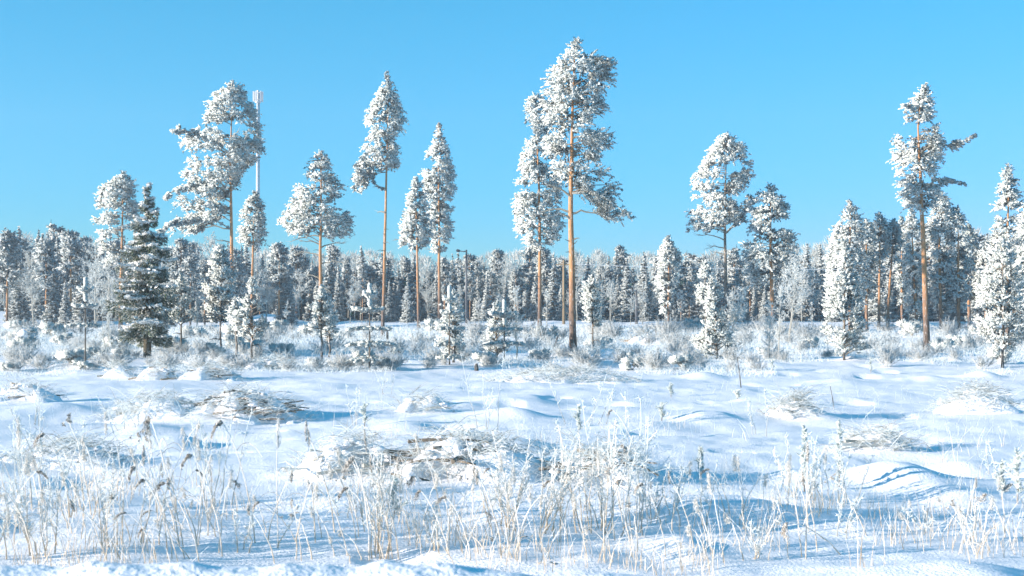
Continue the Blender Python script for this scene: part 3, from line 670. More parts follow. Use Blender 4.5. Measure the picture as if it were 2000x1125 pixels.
for row, (Y0, kk) in enumerate([(164, .93), (171, .97), (179, 1.0)]):
    px = -340 - row * 9; li = []
    while px < 2260:
        kind = rng.choice(['spruce', 'pine', 'birch'], p=[.50, .30, .20]); Y = Y0 + rng.uniform(-3, 3)
        h = ((HY - skyline(px)) * Y / F + H) * kk * rng.uniform(.76, 1.12)
        li.append((px, str(kind), Y, h)); px += rng.uniform(23, 33)
    labs = place_labels([(q[0], q[1]) for q in li], WORDS, f'{("second", "third", "fourth")[row]} row of the forest')
    for (px, kind, Y, h), lab in zip(li, labs):
        put_tree(kind, (px - 1000) * Y / F, Y, h, lab, 'trees inside the forest', rng, rng.uniform(.9, 1.2))
# far pale wood, one mass
def far_wood():
    rng = np.random.default_rng(8); g = G(); s = 230 / F
    for px in np.arange(-300, 2300, 15.0):
        px += rng.normal() * 5; Y = rng.uniform(225, 250); h = ((HY - skyline(px) + rng.uniform(-10, 10)) * Y / F + H); x = (px - 1000) * Y / F
        n = 260; z = rng.random(n) ** .7; R = h * .2 * np.sin(np.clip(z, 0, 1) * 2.6 + .3) ; ph = rng.random(n) * 6.283; q = rng.random(n) ** .5
        P = np.stack([x + np.cos(ph) * R * q, Y + np.sin(ph) * R * q, (.25 + .75 * z) * h], -1); D = np.stack([np.cos(ph) * .5, np.sin(ph) * .5, 1 + 0 * ph], -1) + rng.normal(size=(n, 3)) * .3
        Ln = rng.uniform(8, 18, n) * s; spikes(g, P, D, Ln, .9 * s, rng.uniform(.45, .9, n), rng)
        twigs(g, [[x, Y, -.2]], [[x, Y, h * .8]], .16, .05, .2, rng)
    ob('distant_wood', g.mesh('distant_wood', M_TWIG), kind='stuff', label='pale frosted treetops of the wood far behind the forest', category='distant wood')
far_wood()
def deep_forest():
    """dense thicket and trunks inside the forest, not countable"""
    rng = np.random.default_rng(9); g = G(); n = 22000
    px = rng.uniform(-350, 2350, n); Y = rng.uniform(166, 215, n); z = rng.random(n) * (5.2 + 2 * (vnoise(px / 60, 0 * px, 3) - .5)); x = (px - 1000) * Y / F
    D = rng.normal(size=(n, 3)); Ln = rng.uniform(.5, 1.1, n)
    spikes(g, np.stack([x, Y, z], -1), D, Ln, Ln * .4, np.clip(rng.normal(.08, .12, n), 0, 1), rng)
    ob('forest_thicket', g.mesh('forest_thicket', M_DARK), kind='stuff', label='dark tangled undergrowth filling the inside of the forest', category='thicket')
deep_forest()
# taller individually seen trees nearer than the edge, left side
near_left = [('pine', 14, 640, 452), ('spruce', 38, 636, 500), ('birch', 66, 640, 488), ('pine', 90, 636, 470), ('spruce', 104, 640, 522), ('pine', 138, 640, 462), ('spruce', 128, 641, 545), ('birch', 188, 642, 470), ('birch', 212, 646, 480),
             ('spruce', 160, 636, 505), ('birch', 330, 640, 500), ('spruce', 318, 638, 520), ('pine', 372, 640, 500), ('birch', 385, 638, 490), ('pine', 400, 636, 505), ('birch', 520, 636, 510), ('pine', 545, 637, 478), ('spruce', 560, 636, 515)]
nlab = place_labels([(a[1], a[0]) for a in near_left], {'spruce': 'low snow-laden spruce', 'pine': 'taller frosted pine', 'birch': 'lacy white birch'}, 'ahead of the forest')
for (kind, px, by, ty), lab in zip(near_left, nlab):
    B, s = hit(px, by); put_tree(kind, B[0], B[1], (by - ty) * s, lab, 'trees ahead of the forest edge', rng, 1.1)
# small frosted birches in front of the dark forest
fb = [(576, 636, 560), (684, 634, 565), (795, 634, 560), (1192, 634, 556), (1232, 636, 566), (1255, 635, 552), (1068, 636, 570), (1010, 638, 560), (1330, 634, 566), (975, 640, 575), (1450, 640, 560), (1585, 640, 590), (560, 640, 585), (935, 638, 580)]
blab = place_labels([(a[0], 'b') for a in fb], {'b': 'small bare frosted birch'}, 'against the dark forest')
for (px, by, ty), lab in zip(fb, blab):
    B, s = hit(px, by); rng2 = np.random.default_rng(int(px)); g = G(); gt = G(); h = (by - ty) * s
    birch_mesh(g, gt, h, h * .26, rng2, s * .9, 14, 6, 4, .25, .85)
    t = empty('small_birch', tuple(B), lab, 'birch tree', 'small birches before the forest'); ob('trunk', gt.mesh('trunk', M_TWIG), t); ob('crown', g.mesh('crown', M_TWIG), t)
# larger frosted deciduous trees in the middle distance
for lab, px, by, ty, rw, mu in [('bushy white frosted birch in front of the full pine, right of centre', 1540, 668, 500, .30, 2), ('thin frosted birch sapling between street lamp and middle pines', 1008, 700, 556, .22, 1),
                                ('white frosted willow clump before the umbrella pine', 1415, 698, 562, .28, 3), ('leafless frosted sapling left of the bushy birch', 1500, 700, 590, .24, 2), ('leafless frosted sapling right under the bushy birch', 1520, 702, 560, .2, 1),
                                ('frosted birch sapling left of the dark spruce, in the brush', 208, 690, 585, .25, 2)]:
    B, s = hit(px, by); rng2 = np.random.default_rng(int(px)); g = G(); gt = G(); h = (by - ty) * s
    birch_mesh(g, gt, h, h * rw, rng2, s, 24, 8, 6, .2, .9, mu)
    t = empty('frosted_birch', tuple(B), lab, 'birch tree'); ob('trunk', gt.mesh('trunk', M_TWIG), t); ob('crown', g.mesh('crown', M_TWIG), t)

# ------------------------------------------------------------------ mast, lamp, pole, wires
def mast():
    Y = 330; s = Y / F; x = (503 - 1000) * s; zt = H + (HY - 176) * s
    t = empty('telecom_mast', (x, Y, 0), 'slender pale telecom mast with antenna panels, behind the tall one-sided pine', 'mast')
    g = G(); h = zt - 22 * s; w = 3.2 * s
    for k in range(3):
        a = k * 2.094 + .5; g2 = G(); tube(g2, [[math.cos(a) * w, math.sin(a) * w, 0], [math.cos(a) * w * .8, math.sin(a) * w * .8, h]], [.20, .16], 6); ob('mast_leg', g2.mesh('mast_leg', M_MAST, True), t)
    A = []; Bq = []
    for i in range(44):
        z0 = i * h / 44; z1 = z0 + h / 44
        for k in range(3):
            a = k * 2.094 + .5; b = (k + 1) * 2.094 + .5
            A.append([math.cos(a) * w * .9, math.sin(a) * w * .9, z0]); Bq.append([math.cos(b) * w * .9, math.sin(b) * w * .9, z1])
    twigs(g, A, Bq, .07, .07, 0, np.random.default_rng(1)); ob('lattice', g.mesh('lattice', M_MAST), t)
    g = G(); tube(g, [[0, 0, 0], [0, 0, zt - 1]], [.14, .10], 8); ob('cable_tube', g.mesh('cable_tube', M_MAST, True), t)
    g = G(); tube(g, [[0, 0, h - .3], [0, 0, h + .1]], 6.0 * s, 12); ob('antenna_platform', g.mesh('antenna_platform', M_MAST), t)
    for k in range(6):
        a = k * 1.047 + .3; g2 = G(); box(g2, (math.cos(a) * 8.5 * s, math.sin(a) * 8.5 * s, h + 10 * s), (.42, .42, 20 * s)); ob('antenna_panel', g2.mesh('antenna_panel', M_MAST), t)
    g = G()
    for k in range(6):
        a = k * 1.047 + .3
        for zz in (4, 17): tube(g, [[0, 0, h + zz * s], [math.cos(a) * 8.5 * s, math.sin(a) * 8.5 * s, h + zz * s]], .09, 4)
    tube(g, [[0, 0, h], [0, 0, zt]], .3, 8); ob('antenna_bracket', g.mesh('antenna_bracket', M_MAST), t)
mast()
def lamp(px, by, ty, armpx, lab):
    B, s = hit(px, by); h = (by - ty) * s; t = empty('street_lamp', tuple(B), lab, 'street lamp')
    g = G(); tube(g, [[0, 0, -.3], [0, 0, h * .5], [0, 0, h]], [.17, .13, .09], 8); ob('pole', g.mesh('pole', M_LAMP, True), t)
    g = G(); tube(g, [[0, 0, h - .15], [-armpx * s * .3, 0, h - .2], [-armpx * s * .7, 0, h - .12]], [.06, .06, .05], 6); ob('arm', g.mesh('arm', M_LAMP, True), t)
    g = G(); tube(g, [[-armpx * s * .6, 0, h - .14], [-armpx * s * .72, 0, h - .12], [-armpx * s * .95, 0, h - .06], [-armpx * s, 0, h - .04]], [.06, .16, .15, .05], 8); ob('lamp_head', g.mesh('lamp_head', M_LAMP, True), t)
lamp(911, 633, 490, 20, 'tall dark street lamp with its arm pointing left, right of the pointed pine')
lamp(1243, 633, 566, 10, 'short dim street lamp against the dark forest right of the tallest pine')
def pole(px, by, ty, lab):
    B, s = hit(px, by); h = (by - ty) * s; t = empty('utility_pole', tuple(B), lab, 'utility pole')
    g = G(); tube(g, [[0, 0, -.3], [0, 0, h]], [.17, .12], 8); ob('shaft', g.mesh('shaft', M_POLE, True), t)
    g = G(); tube(g, [[-.9, 0, h - .5], [.9, 0, h - .5]], .07, 5); ob('crossarm', g.mesh('crossarm', M_POLE), t)
    return B, h
B0, h0 = pole(1101, 633, 508, 'plain wooden utility pole just left of the tallest pine, before the forest')
B1, h1 = pole(2080, 634, 508, 'wooden utility pole beyond the right picture edge')
g = G(); k = np.linspace(0, 1, 30)
tube(g, np.stack([B0[0] + (B1[0] - B0[0]) * k, B0[1] + (B1[1] - B0[1]) * k, B0[2] + h0 - .45 - .6 * np.sin(k * math.pi)], -1), .022, 4, 0, False)
ob('overhead_wire', g.mesh('overhead_wire', M_WIRE), label='thin frosted overhead wire running right from the utility pole', category='wire')

def post(px, by, hpx, lean, wpx, lab, name='wooden_stake'):
    B, s = hit(px, by); g = G(); tube(g, [[0, 0, -.2], [lean * hpx * s * .5, 0, hpx * s * .5], [lean * hpx * s, 0, hpx * s]], [wpx * s * .5, wpx * s * .48, wpx * s * .3], 7)
    o = ob(name, g.mesh(name, M_BARKG), label=lab, category='stake'); o.location = tuple(B)
post(757, 668, 28, -.02, 5, 'short broken stub of trunk just right of the slim bare pine')
post(1082, 684, 26, .28, 5, 'short stake leaning right, left of the foot of the tallest pine')
post(1281, 655, 18, -.02, 4, 'short upright stake behind the snow-covered log heap')
post(931, 724, 14, -.05, 9, 'small snowy stump in the brush below the street lamp', 'small_stump')
post(1448, 757, 60, -.14, 2.2, 'single thin dark stick in the snow below the umbrella pine')
post(1630, 800, 46, -.2, 2, 'thin dark twig standing in open snow below the bushy young pine')
post(211, 672, 40, -.05, 3, 'thin dark stick left of the dark spruce')

# ------------------------------------------------------------------ brush piles
def lump_mesh(g, c, r, rng, fr=.95):
    """irregular snow lump"""
    n, m = 8, 12; th = np.linspace(0, math.pi, n)[:, None]; ph = np.arange(m)[None] * 2 * math.pi / m
    R = 1 + .12 * rng.normal(size=(n, m)) * np.sin(th)
    V = np.stack([np.sin(th) * np.cos(ph) * R * r[0], np.sin(th) * np.sin(ph) * R * r[1], (np.cos(th) + 0 * ph) * R * r[2]], -1).reshape(-1, 3) + c
    T = []
    for i in range(n - 1):
        for k in range(m):
            a, b = i * m + k, i * m + (k + 1) % m; T += [[a, a + m, b + m], [a, b + m, b]]
    g.add(V, T, fr)
def pile(lab, x0, x1, yb, yt, seed, nlog=10, ntwig=260, snow=14, wood=None, logfr=.25, arch=0, cat='brush pile', name='brush_pile', twigL=1.0, group=None):
    rng = np.random.default_rng(seed); B, s = hit((x0 + x1) / 2, yb); w = (x1 - x0) * s / 2; h = (yb - yt) * s * .8; dpt = min(w * .6, 1.4)
    B = B + [0, dpt * .6, 0]
    t = empty(name, (B[0], B[1], B[2] - .03), lab, cat, group)
    gz = lambda x, y: ground(B[0] + x, B[1] + y) - B[2]
    hh = lambda x, y: h * np.clip(1 - (x / w) ** 2, 0, 1) ** .6 * np.clip(1 - (y / dpt) ** 2, 0, 1) ** .5
    for i in range(nlog):
        x = rng.uniform(-.75, .75) * w; y = rng.uniform(-.7, .7) * dpt; z = float(gz(x, y)) + rng.uniform(.1, .9) * float(hh(x, y)); ln = rng.uniform(.25, .6) * min(w, 2.2)
        a = rng.normal() * .45; d = np.array([math.cos(a), math.sin(a), rng.normal() * .12]) * ln; k = np.linspace(-1, 1, 5)[:, None]
        P = np.array([x, y, z]) + d * k; P[:, 2] += -.05 * (k[:, 0] ** 2) * ln + rng.normal(size=5) * .01
        g = G(); tube(g, P, np.linspace(rng.uniform(.018, .042), .012, 5), 6, np.full(5, logfr + rng.random() * .5)); ob('log', g.mesh('log', wood or M_TWIG), t)
    ntwig = int(ntwig * .7); snow = int(snow * 1.9)
    n = ntwig; x = rng.normal(size=n) * .5 * w; x = np.clip(x, -1.05 * w, 1.05 * w); y = rng.uniform(-1, 1, n) * dpt; zz = gz(x, y); z = zz + rng.random(n) ** .6 * (hh(x, y) * 1.1 + .08)
    a = rng.normal(size=n) * .7 + (rng.random(n) < .5) * math.pi; el = rng.normal(size=n) * .28 + .15; ln = rng.uniform(.15, .65, n) * twigL
    D = np.stack([np.cos(a) * np.cos(el), np.sin(a) * np.cos(el), np.sin(el)], -1); A = np.stack([x, y, z], -1)
    g = G(); tw = max(.0045, .30 * s)
    M1 = A + D * ln[:, None] * .5; M1[:, 2] += .06 * twigL; E = M1 + D * ln[:, None] * .5; E[:, 2] -= .05 * twigL + arch
    fr = np.where(rng.random(n) < .3, rng.uniform(0, .4, n), rng.uniform(.8, 1, n))
    twigs(g, A, M1, tw * .9, tw * .8, fr, rng); twigs(g, M1, E, tw * .8, tw * .4, fr, rng)
    q = np.repeat(np.arange(n), 4); m = len(q); u = rng.random(m)[:, None]; Q = A[q] * (1 - u) + M1[q] * u; Dd = nrm(D[q] + rng.normal(size=(m, 3)) * .7); l2 = rng.uniform(.05, .17, m) * twigL
    spikes(g, Q + Dd * l2[:, None] * .4, Dd, l2, tw * .8, np.clip(rng.normal(.85, .15, m), 0, 1), rng)
    ob('twigs', g.mesh('twigs', M_TWIG), t, kind='stuff')
    g = G(); nx, ny = max(24, int(w / .045)), max(14, int(dpt / .06)); nx, ny = min(nx, 90), min(ny, 44)
    X, Yy = np.meshgrid(np.linspace(-1, 1, nx) * w, np.linspace(-1, 1, ny) * dpt, indexing='ij'); o1 = seed * 13.7
    q1 = max(.55, 22 * s); nz = vnoise(X / q1 + o1, Yy / q1 / .8, 51) * .75 + vnoise(X / q1 * 2.3 + o1, Yy / q1 * 2.3, 52) * .25
    hz = hh(X, Yy); q = sstep(.40, .58, nz + .10 * (hz / h - .5))
    Zz = gz(X, Yy) - .12 + (hz * (.60 + .5 * nz) + .10) * (.2 + .8 * q)
    V = np.stack([X, Yy, Zz], -1).reshape(-1, 3); i, j = np.meshgrid(np.arange(nx - 1), np.arange(ny - 1), indexing='ij'); q0 = (i * ny + j).ravel()
    g.add(V, np.concatenate([np.stack([q0, q0 + ny, q0 + ny + 1], -1), np.stack([q0, q0 + ny + 1, q0 + 1], -1)]), .95)
    for i in range(snow // 3):
        x = rng.uniform(-.8, .8) * w; y = rng.uniform(-.6, .8) * dpt; z = float(gz(x, y)) + float(hh(x, y)) * rng.uniform(.75, 1.0)
        r0 = min(rng.uniform(.03, .07), .4 * h + .03); lump_mesh(g, np.array([x, y, z]), (r0 * rng.uniform(1, 2.0), r0, r0 * .7), rng)
    ob('snow_cover', g.mesh('snow_cover', M_SNOW, True), t, kind='stuff')
    return t
pile('large brush pile of dark bent branches and snow lumps, centre foreground', 760, 1080, 935, 852, 1, 26, 900, 34, arch=.03, wood=M_BARKG)
pile('snow-covered heap of cut spruce tops left of the large brush pile', 560, 790, 930, 856, 2, 12, 380, 34)
pile('right end of the long brush heap, behind the tall tan weeds', 1060, 1290, 948, 872, 3, 10, 520, 22, wood=M_BARKG)
pile('long snowy brush pile with stacked dark sticks at its right end', 360, 590, 822, 768, 4, 30, 650, 26, wood=M_BARKG)
pile('low frosted twig heap left of the long snowy brush pile', 185, 370, 822, 772, 5, 6, 620, 14)
pile('blue-shaded brush pile at the far left edge', -20, 112, 784, 748, 6, 8, 320, 16, wood=M_BARKG)
pile('flattened frosty grass heap at left foreground edge', 0, 270, 915, 868, 7, 4, 700, 10, twigL=.8)
pile('snow-topped log heap between small lone pine and tallest pine', 1222, 1300, 674, 646, 8, 10, 140, 18, wood=M_ROT)
pile('frosted twig tangle on a snow hump below the bushy young pine', 1500, 1605, 818, 768, 9, 4, 520, 6)
pile('round frosted brush pile at the right edge', 1835, 1995, 808, 756, 10, 8, 900, 10)
pile('long low brush ridge with blue hollow behind the round snow mound', 1640, 1815, 876, 846, 11, 10, 420, 12)
pile('brown root heap with snow on top at the far left', 26, 72, 668, 630, 12, 16, 140, 8, wood=M_ROT)
pile('heap of snowy logs below the dark spruce', 262, 345, 742, 706, 13, 14, 220, 16, wood=M_ROT)
pile('frosted green bough heap left of the log heap', 196, 258, 738, 704, 14, 6, 300, 8)
pile('shaded brush heap right of the log heap under the pines', 345, 470, 742, 706, 15, 8, 420, 14, wood=M_BARKG)
pile('low frosted branch bed below the young white-whorled pine', 470, 585, 722, 694, 16, 8, 320, 8)
pile('small snowy twig hump left of the weeds in the centre', 772, 885, 806, 768, 17, 3, 220, 8)
pile('wide frosted brushwood bed below the tallest pine', 960, 1240, 748, 722, 18, 8, 1900, 10)
pile('frosted brushwood right of the tallest pine foot', 1140, 1225, 700, 668, 19, 4, 320, 6)

# ------------------------------------------------------------------ mid-distance shrubs
def shrub_meshes(kind, seed, s):
    rng = np.random.default_rng(seed); g = G(); gt = G()
    if kind == 'twiggy':
        n = 38; ph = rng.random(n) * 6.283; el = rng.uniform(.5, 1.4, n); A = np.zeros((n, 3)); A[:, :2] = rng.normal(size=(n, 2)) * .12
        D = np.stack([np.cos(ph) * np.cos(el), np.sin(ph) * np.cos(el), np.sin(el)], -1); ln = rng.uniform(.45, 1.05, n); E = A + D * ln[:, None]
        twigs(gt, A, E, .28 * s, .2 * s, .88, rng)
        q = np.repeat(np.arange(n), 17); m = len(q); u = rng.uniform(.25, 1, m)[:, None]; P = A[q] * (1 - u) + E[q] * u
        Dd = nrm(D[q] * .7 + rng.normal(size=(m, 3)) * .6); l = rng.uniform(.07, .24, m)
        spikes(g, P + Dd * l[:, None] * .4, Dd, l, .36 * s, np.clip(rng.normal(.93, .10, m), .1, 1), rng, False, nrm(Dd * .5 + D[q] * .6 + [0, 0, .2]))
    else:
        k = 7
        for i in range(k):
            ph = i * 6.283 / k + rng.normal() * .3; e = np.array([math.cos(ph) * .36, math.sin(ph) * .36, rng.uniform(.12, .62)])
            tube(gt, [[0, 0, 0], e * .5 + [0, 0, .05], e], [.02, .015, .01], 4, .3, False)
            n = 110; U = nrm(rng.normal(size=(n, 3))); l = rng.uniform(3.4, 7, n) * s
            spikes(g, e + U * rng.random((n, 1)) ** .5 * [.27, .27, .22], U + [0, 0, .5], l, l * .3, np.clip(rng.normal(.92, .14, n), .05, 1), rng, False, nrm(U * .8 + nrm(e[None]) * .5))
    return gt.mesh('stems', M_TWIG), g.mesh('foliage', M_TWIG if kind == 'twiggy' else M_PINE)
SM = [('twiggy', shrub_meshes('twiggy', 60 + i, .026)) for i in range(6)] + [('needle', shrub_meshes('needle', 70 + i, .028)) for i in range(4)]
rng = np.random.default_rng(13)
items = []
for i in range(340):
    py = 644 + 82 * rng.random() ** .85; px = rng.uniform(-30, 2030)
    if 705 < py and 1380 < px < 1990 and rng.random() < .6: continue
    kk = int(rng.integers(len(SM)));
    if kk >= 6 and rng.random() < .6: kk = int(rng.integers(6))
    items.append((px, py, kk))
words = {'twiggy': 'frosted twiggy shrub', 'needle': 'low frosted pine bush'}
rows3 = [(0, 662, 'far in the field'), (662, 690, 'halfway in the field'), (690, 900, 'near the open snow')]
for lo, hi, tail in rows3:
    sub = [i for i in items if lo <= i[1] < hi]
    labs = place_labels([(i[0], SM[i[2]][0]) for i in sub], words, tail)
    for (px, py, kk), lab in zip(sub, labs):
        B, s = hit(px, py); kind, (a, b) = SM[kk]
        t = empty('frosted_shrub' if kind == 'twiggy' else 'pine_bush', tuple(B), lab, 'shrub', 'frosted shrubs in the field', rng.random() * 6.28)
        q = rng.uniform(.55, 1.15) * (1 + .5 * (B[1] > 80)) * (.72 if py > 690 else 1); t.scale = (q * 1.2, q * 1.2, q); ob('stems', a, t, kind='stuff'); ob('foliage', b, t, kind='stuff')
def scatter_grass():
    rng = np.random.default_rng(21); g = G(); n = 80000
    py = 642 + 92 * rng.random(n) ** 1.1; px = rng.uniform(-60, 2060, n)
    Y = flatY(py); x = (px - 1000) * Y / F; dn = vnoise(x / 3, Y / 4, 31); k = dn > .30 + .30 * (py > 712); x, Y = x[k], Y[k]; z = ground(x, Y); n = len(x)
    l = rng.uniform(.12, .6, n) ** 1.0 * (.6 + .8 * (Y > 60)) * (.5 + 1.2 * vnoise(x / 1.5, Y / 2, 33)); D = rng.normal(size=(n, 3)) * .55 + [0, 0, 1]
    spikes(g, np.stack([x, Y, z + l * .3], -1), D, l, .17 * Y / F * 2, np.where(rng.random(n) < .12, .3, .97), rng)
    ob('frosted_undergrowth', g.mesh('frosted_undergrowth', M_TWIG), kind='stuff', label='low frosted heather and grass covering the middle field', category='undergrowth')
scatter_grass()

def sprigs():
    """little frosted sprigs poking through the open snow"""
    rng = np.random.default_rng(22); g = G(); n = 4600
    py = rng.uniform(715, 1010, n); px = rng.uniform(-60, 2060, n); Y = flatY(py); x = (px - 1000) * Y / F; k = vnoise(x / 1.6, Y / 2.2, 35) > .52; x, Y = x[k], Y[k]; z = ground(x, Y); n = len(x)
    h = rng.uniform(.08, .42, n); D = nrm(rng.normal(size=(n, 3)) * [.35, .35, 0] + [0, 0, 1]); A = np.stack([x, Y, z - .03], -1); E = A + D * h[:, None]; w = np.maximum(.0022, .13 * Y / F)
    twigs(g, A, E, w, w * .6, np.clip(rng.normal(.6, .3, n), 0, 1), rng)
    q = np.repeat(np.arange(n), 5); m = len(q); u = rng.uniform(.3, 1, m)[:, None]; C = A[q] * (1 - u) + E[q] * u; Dd = nrm(rng.normal(size=(m, 3)) * .7 + D[q] * .6); l = h[q] * rng.uniform(.12, .4, m)
    spikes(g, C + Dd * l[:, None] * .4, Dd, l, w[q] * .9, np.clip(rng.normal(.85, .2, m), 0, 1), rng)
    ob('snow_sprigs', g.mesh('snow_sprigs', M_TWIG), kind='stuff', label='tiny frosted sprigs poking out of the open snow', category='undergrowth')
sprigs()
# ------------------------------------------------------------------ foreground weeds
def reed_meshes(seed, head):
    rng = np.random.default_rng(seed); g = G(); k = np.linspace(0, 1, 9); h = 1.0; bend = rng.uniform(.02, .18); curl = rng.uniform(.0, .10)
    P = np.stack([bend * k ** 1.6 * h + curl * k ** 4, rng.normal() * .05 * k, h * k - curl * .5 * k ** 6], -1); P[0, 2] = -.1
    P[:, 0] += np.append(0, rng.normal(size=8) * .005)
    tube(g, P, np.linspace(.0064, .0044, 9), 5, np.clip(.48 + .65 * k + rng.normal(size=9) * .14, 0, 1), False)
    for i in range(int(rng.integers(1, 4))):
        z = rng.uniform(.2, .75); a = rng.normal() * .8 + (math.pi if rng.random() < .5 else 0); A = np.array([np.interp(z, k, P[:, j]) for j in range(3)]); q = np.linspace(0, 1, 5)
        ln = rng.uniform(.15, .35); Q = A + np.stack([math.cos(a) * ln * q * .7, math.sin(a) * ln * q * .7, ln * (.9 * q - 1.1 * q ** 2)], -1); tube(g, Q, [.004, .0045, .004, .003, .001], 3, .65, False)
    n = 40; z = rng.random(n); A = np.stack([np.interp(z, k, P[:, j]) for j in range(3)], -1); D = rng.normal(size=(n, 3)) * [1, 1, .5]
    spikes(g, A, D, .028, .003, .95, rng)
    stem = g.mesh('stem', M_STRAW); g = G(); tip = P[-1]
    if head == 'droop':
        n = 130; q = rng.random(n); ph = rng.normal(size=n) * .3
        C = tip + np.stack([.10 * q, .03 * rng.normal(size=n) * q, .045 * q - .15 * q ** 2 - rng.random(n) * .035], -1)
        D = np.stack([.5 + 0 * q, rng.normal(size=n) * .5, -.8 + 0 * q], -1) + rng.normal(size=(n, 3)) * .3; spikes(g, C, D, rng.uniform(.02, .045, n), .005, np.clip(rng.normal(.4, .3, n), 0, 1), rng)
    elif head == 'spike':
        n = 150; q = rng.random(n); U = nrm(rng.normal(size=(n, 3)) * [1, 1, .5]); C = tip + [0, 0, -.13] + np.stack([0 * q, 0 * q, .17 * q], -1) + U * (.013 * np.sin(q * 3.0 + .1))[:, None]
        spikes(g, C, U + [0, 0, .7], rng.uniform(.016, .034, n), .005, np.clip(rng.normal(.62, .28, n), 0, 1), rng)
    elif head == 'umbel':
        n = 110; c = rng.integers(0, 5, n); cc = rng.normal(size=(5, 3)) * [.03, .03, .014]; U = nrm(rng.normal(size=(n, 3))); C = tip + cc[c] + U * rng.random((n, 1)) * .022
        spikes(g, C, U + [0, 0, .3], .026, .007, np.clip(rng.normal(.55, .35, n), 0, 1), rng)
    else:
        n = 70; q = rng.random(n); C = tip + [0, 0, -.2] + np.stack([rng.normal(size=n) * .01, rng.normal(size=n) * .01, .22 * q], -1)
        D = np.stack([rng.normal(size=n) * .6, rng.normal(size=n) * .6, 1 + 0 * q], -1); spikes(g, C, D, rng.uniform(.04, .09, n), .003, np.clip(rng.normal(.85, .15, n), 0, 1), rng)
    return stem, g.mesh('seed_head', M_HEAD)
RD = [(hd, reed_meshes(100 + i, hd)) for i, hd in enumerate(['droop', 'spike', 'umbel', 'feather', 'droop', 'feather', 'spike', 'feather', 'umbel', 'feather'])]
FORE = [(60, 'the flattened grass heap'), (290, 'the curled tall reed'), (430, 'the long brush pile'), (615, 'the spruce-top heap'), (765, 'the thick tan clump'), (920, 'the large brush pile'), (1130, 'the tall tan weed thicket'), (1360, 'the dark slim sapling'), (1580, 'the frosted shrub pair'), (1745, 'the round snow mound'), (1960, 'the right edge saplings')]
rng = np.random.default_rng(33)
reeds = []
# (base px, base py, top py, lean px, head)
for a in [(768, 1108, 850, -4, 1), (735, 1100, 905, -22, 0), (752, 1102, 940, -10, 4), (722, 1096, 880, -14, 0), (745, 1104, 900, 2, 6), (780, 1096, 890, -8, 1), (760, 1092, 930, 8, 3), (352, 1065, 800, -58, 0), (388, 1068, 930, -22, 1), (372, 1092, 990, -60, 4),
          (330, 1098, 880, -14, 1), (338, 1092, 930, -4, 4), (306, 1096, 996, -6, 0), (238, 1092, 940, -65, 1), (210, 1096, 925, -60, 3), (500, 1062, 812, -2, 0), (545, 1065, 815, 18, 5), (590, 1096, 980, -8, 1), (617, 1060, 830, -4, 1), (655, 1040, 842, -8, 1), (610, 1092, 1000, -18, 2),
          (580, 1060, 950, -45, 0), (880, 1090, 945, -42, 0), (850, 1080, 930, -20, 4), (920, 1098, 970, -12, 0), (820, 1060, 925, 12, 3), (1000, 1090, 1040, -8, 1), (1052, 1105, 1090, 10, 2), (1075, 1112, 1062, 0, 0), (980, 1100, 930, -16, 1), (962, 1045, 915, -6, 1), (1108, 1052, 938, -8, 4),
          (1092, 1060, 915, 2, 5), (1232, 1055, 1020, 0, 2), (1300, 1110, 958, -12, 0), (1392, 1118, 990, -40, 3), (1412, 1110, 940, -16, 3), (1572, 1108, 880, -10, 1), (1564, 1088, 900, -4, 3), (1640, 1082, 930, -110, 0), (1880, 1062, 935, 12, 1), (1892, 1115, 985, -35, 2), (1906, 1116, 1012, -4, 3), (1916, 1120, 1000, 6, 3),
          (1240, 880, 790, -8, 0), (1690, 1045, 918, -60, 2), (1785, 1060, 1000, -10, 3), (1145, 1090, 960, -6, 3), (1180, 1112, 1000, 10, 3), (1960, 1050, 930, -8, 3), (1450, 1105, 1010, -8, 3), (1500, 1110, 1020, 12, 3)]:
    reeds.append(a)
def dens(px): return float(np.interp(px, [0, 400, 520, 700, 820, 960, 1260, 1400, 1700, 1900, 2000], [1, 1, .5, .6, .7, .6, .7, .35, .3, .35, .35]))
while len(reeds) < 160:
    px = rng.uniform(-20, 2020)
    if rng.random() > dens(px): continue
    by = rng.uniform(1000, 1112); hgt = rng.uniform(70, 235) * (1.0 if px < 460 else .75)
    reeds.append((px, by, by - hgt, rng.normal() * 12 - 10, int(rng.choice([3, 5, 7, 9, 3, 5, 7, 9, 0, 1, 2, 4]))))
RW = {'droop': 'frosted reed with drooping grey head', 'spike': 'frosted reed with upright fluffy head', 'umbel': 'frosted weed with clustered head', 'feather': 'thin frosted grass stalk'}
order = [('lowest foreground', lambda a: a[1] >= 1070), ('mid foreground', lambda a: 1030 <= a[1] < 1070), ('upper foreground', lambda a: a[1] < 1030)]
for tail, fn in order:
    sub = [a for a in reeds if fn(a)]
    labs = place_labels([(a[0], RD[a[4]][0]) for a in sub], RW, tail, FORE)
    for (px, by, ty, lean, hd), lab in zip(sub, labs):
        B, s = hit(px, min(by, 1090 + 14 * rng.random())); hk, (a, b) = RD[hd]; h = (by - ty) * s
        t = empty('frosted_reed', tuple(B), lab, 'reed', 'frosted reeds and grass stalks in the foreground')
        rz = 0 if lean > 0 else math.pi; rz += rng.normal() * .5; extra = (abs(lean) / max(20, by - ty) - .1)
        t.rotation_euler = (0, max(0, extra) * .9 + abs(rng.normal()) * .09, rz); tk = np.clip(rng.uniform(.9, 1.3), .5, 1.6); t.scale = (tk, tk, h); ob('stem', a, t)
        o = ob('seed_head', b, t)
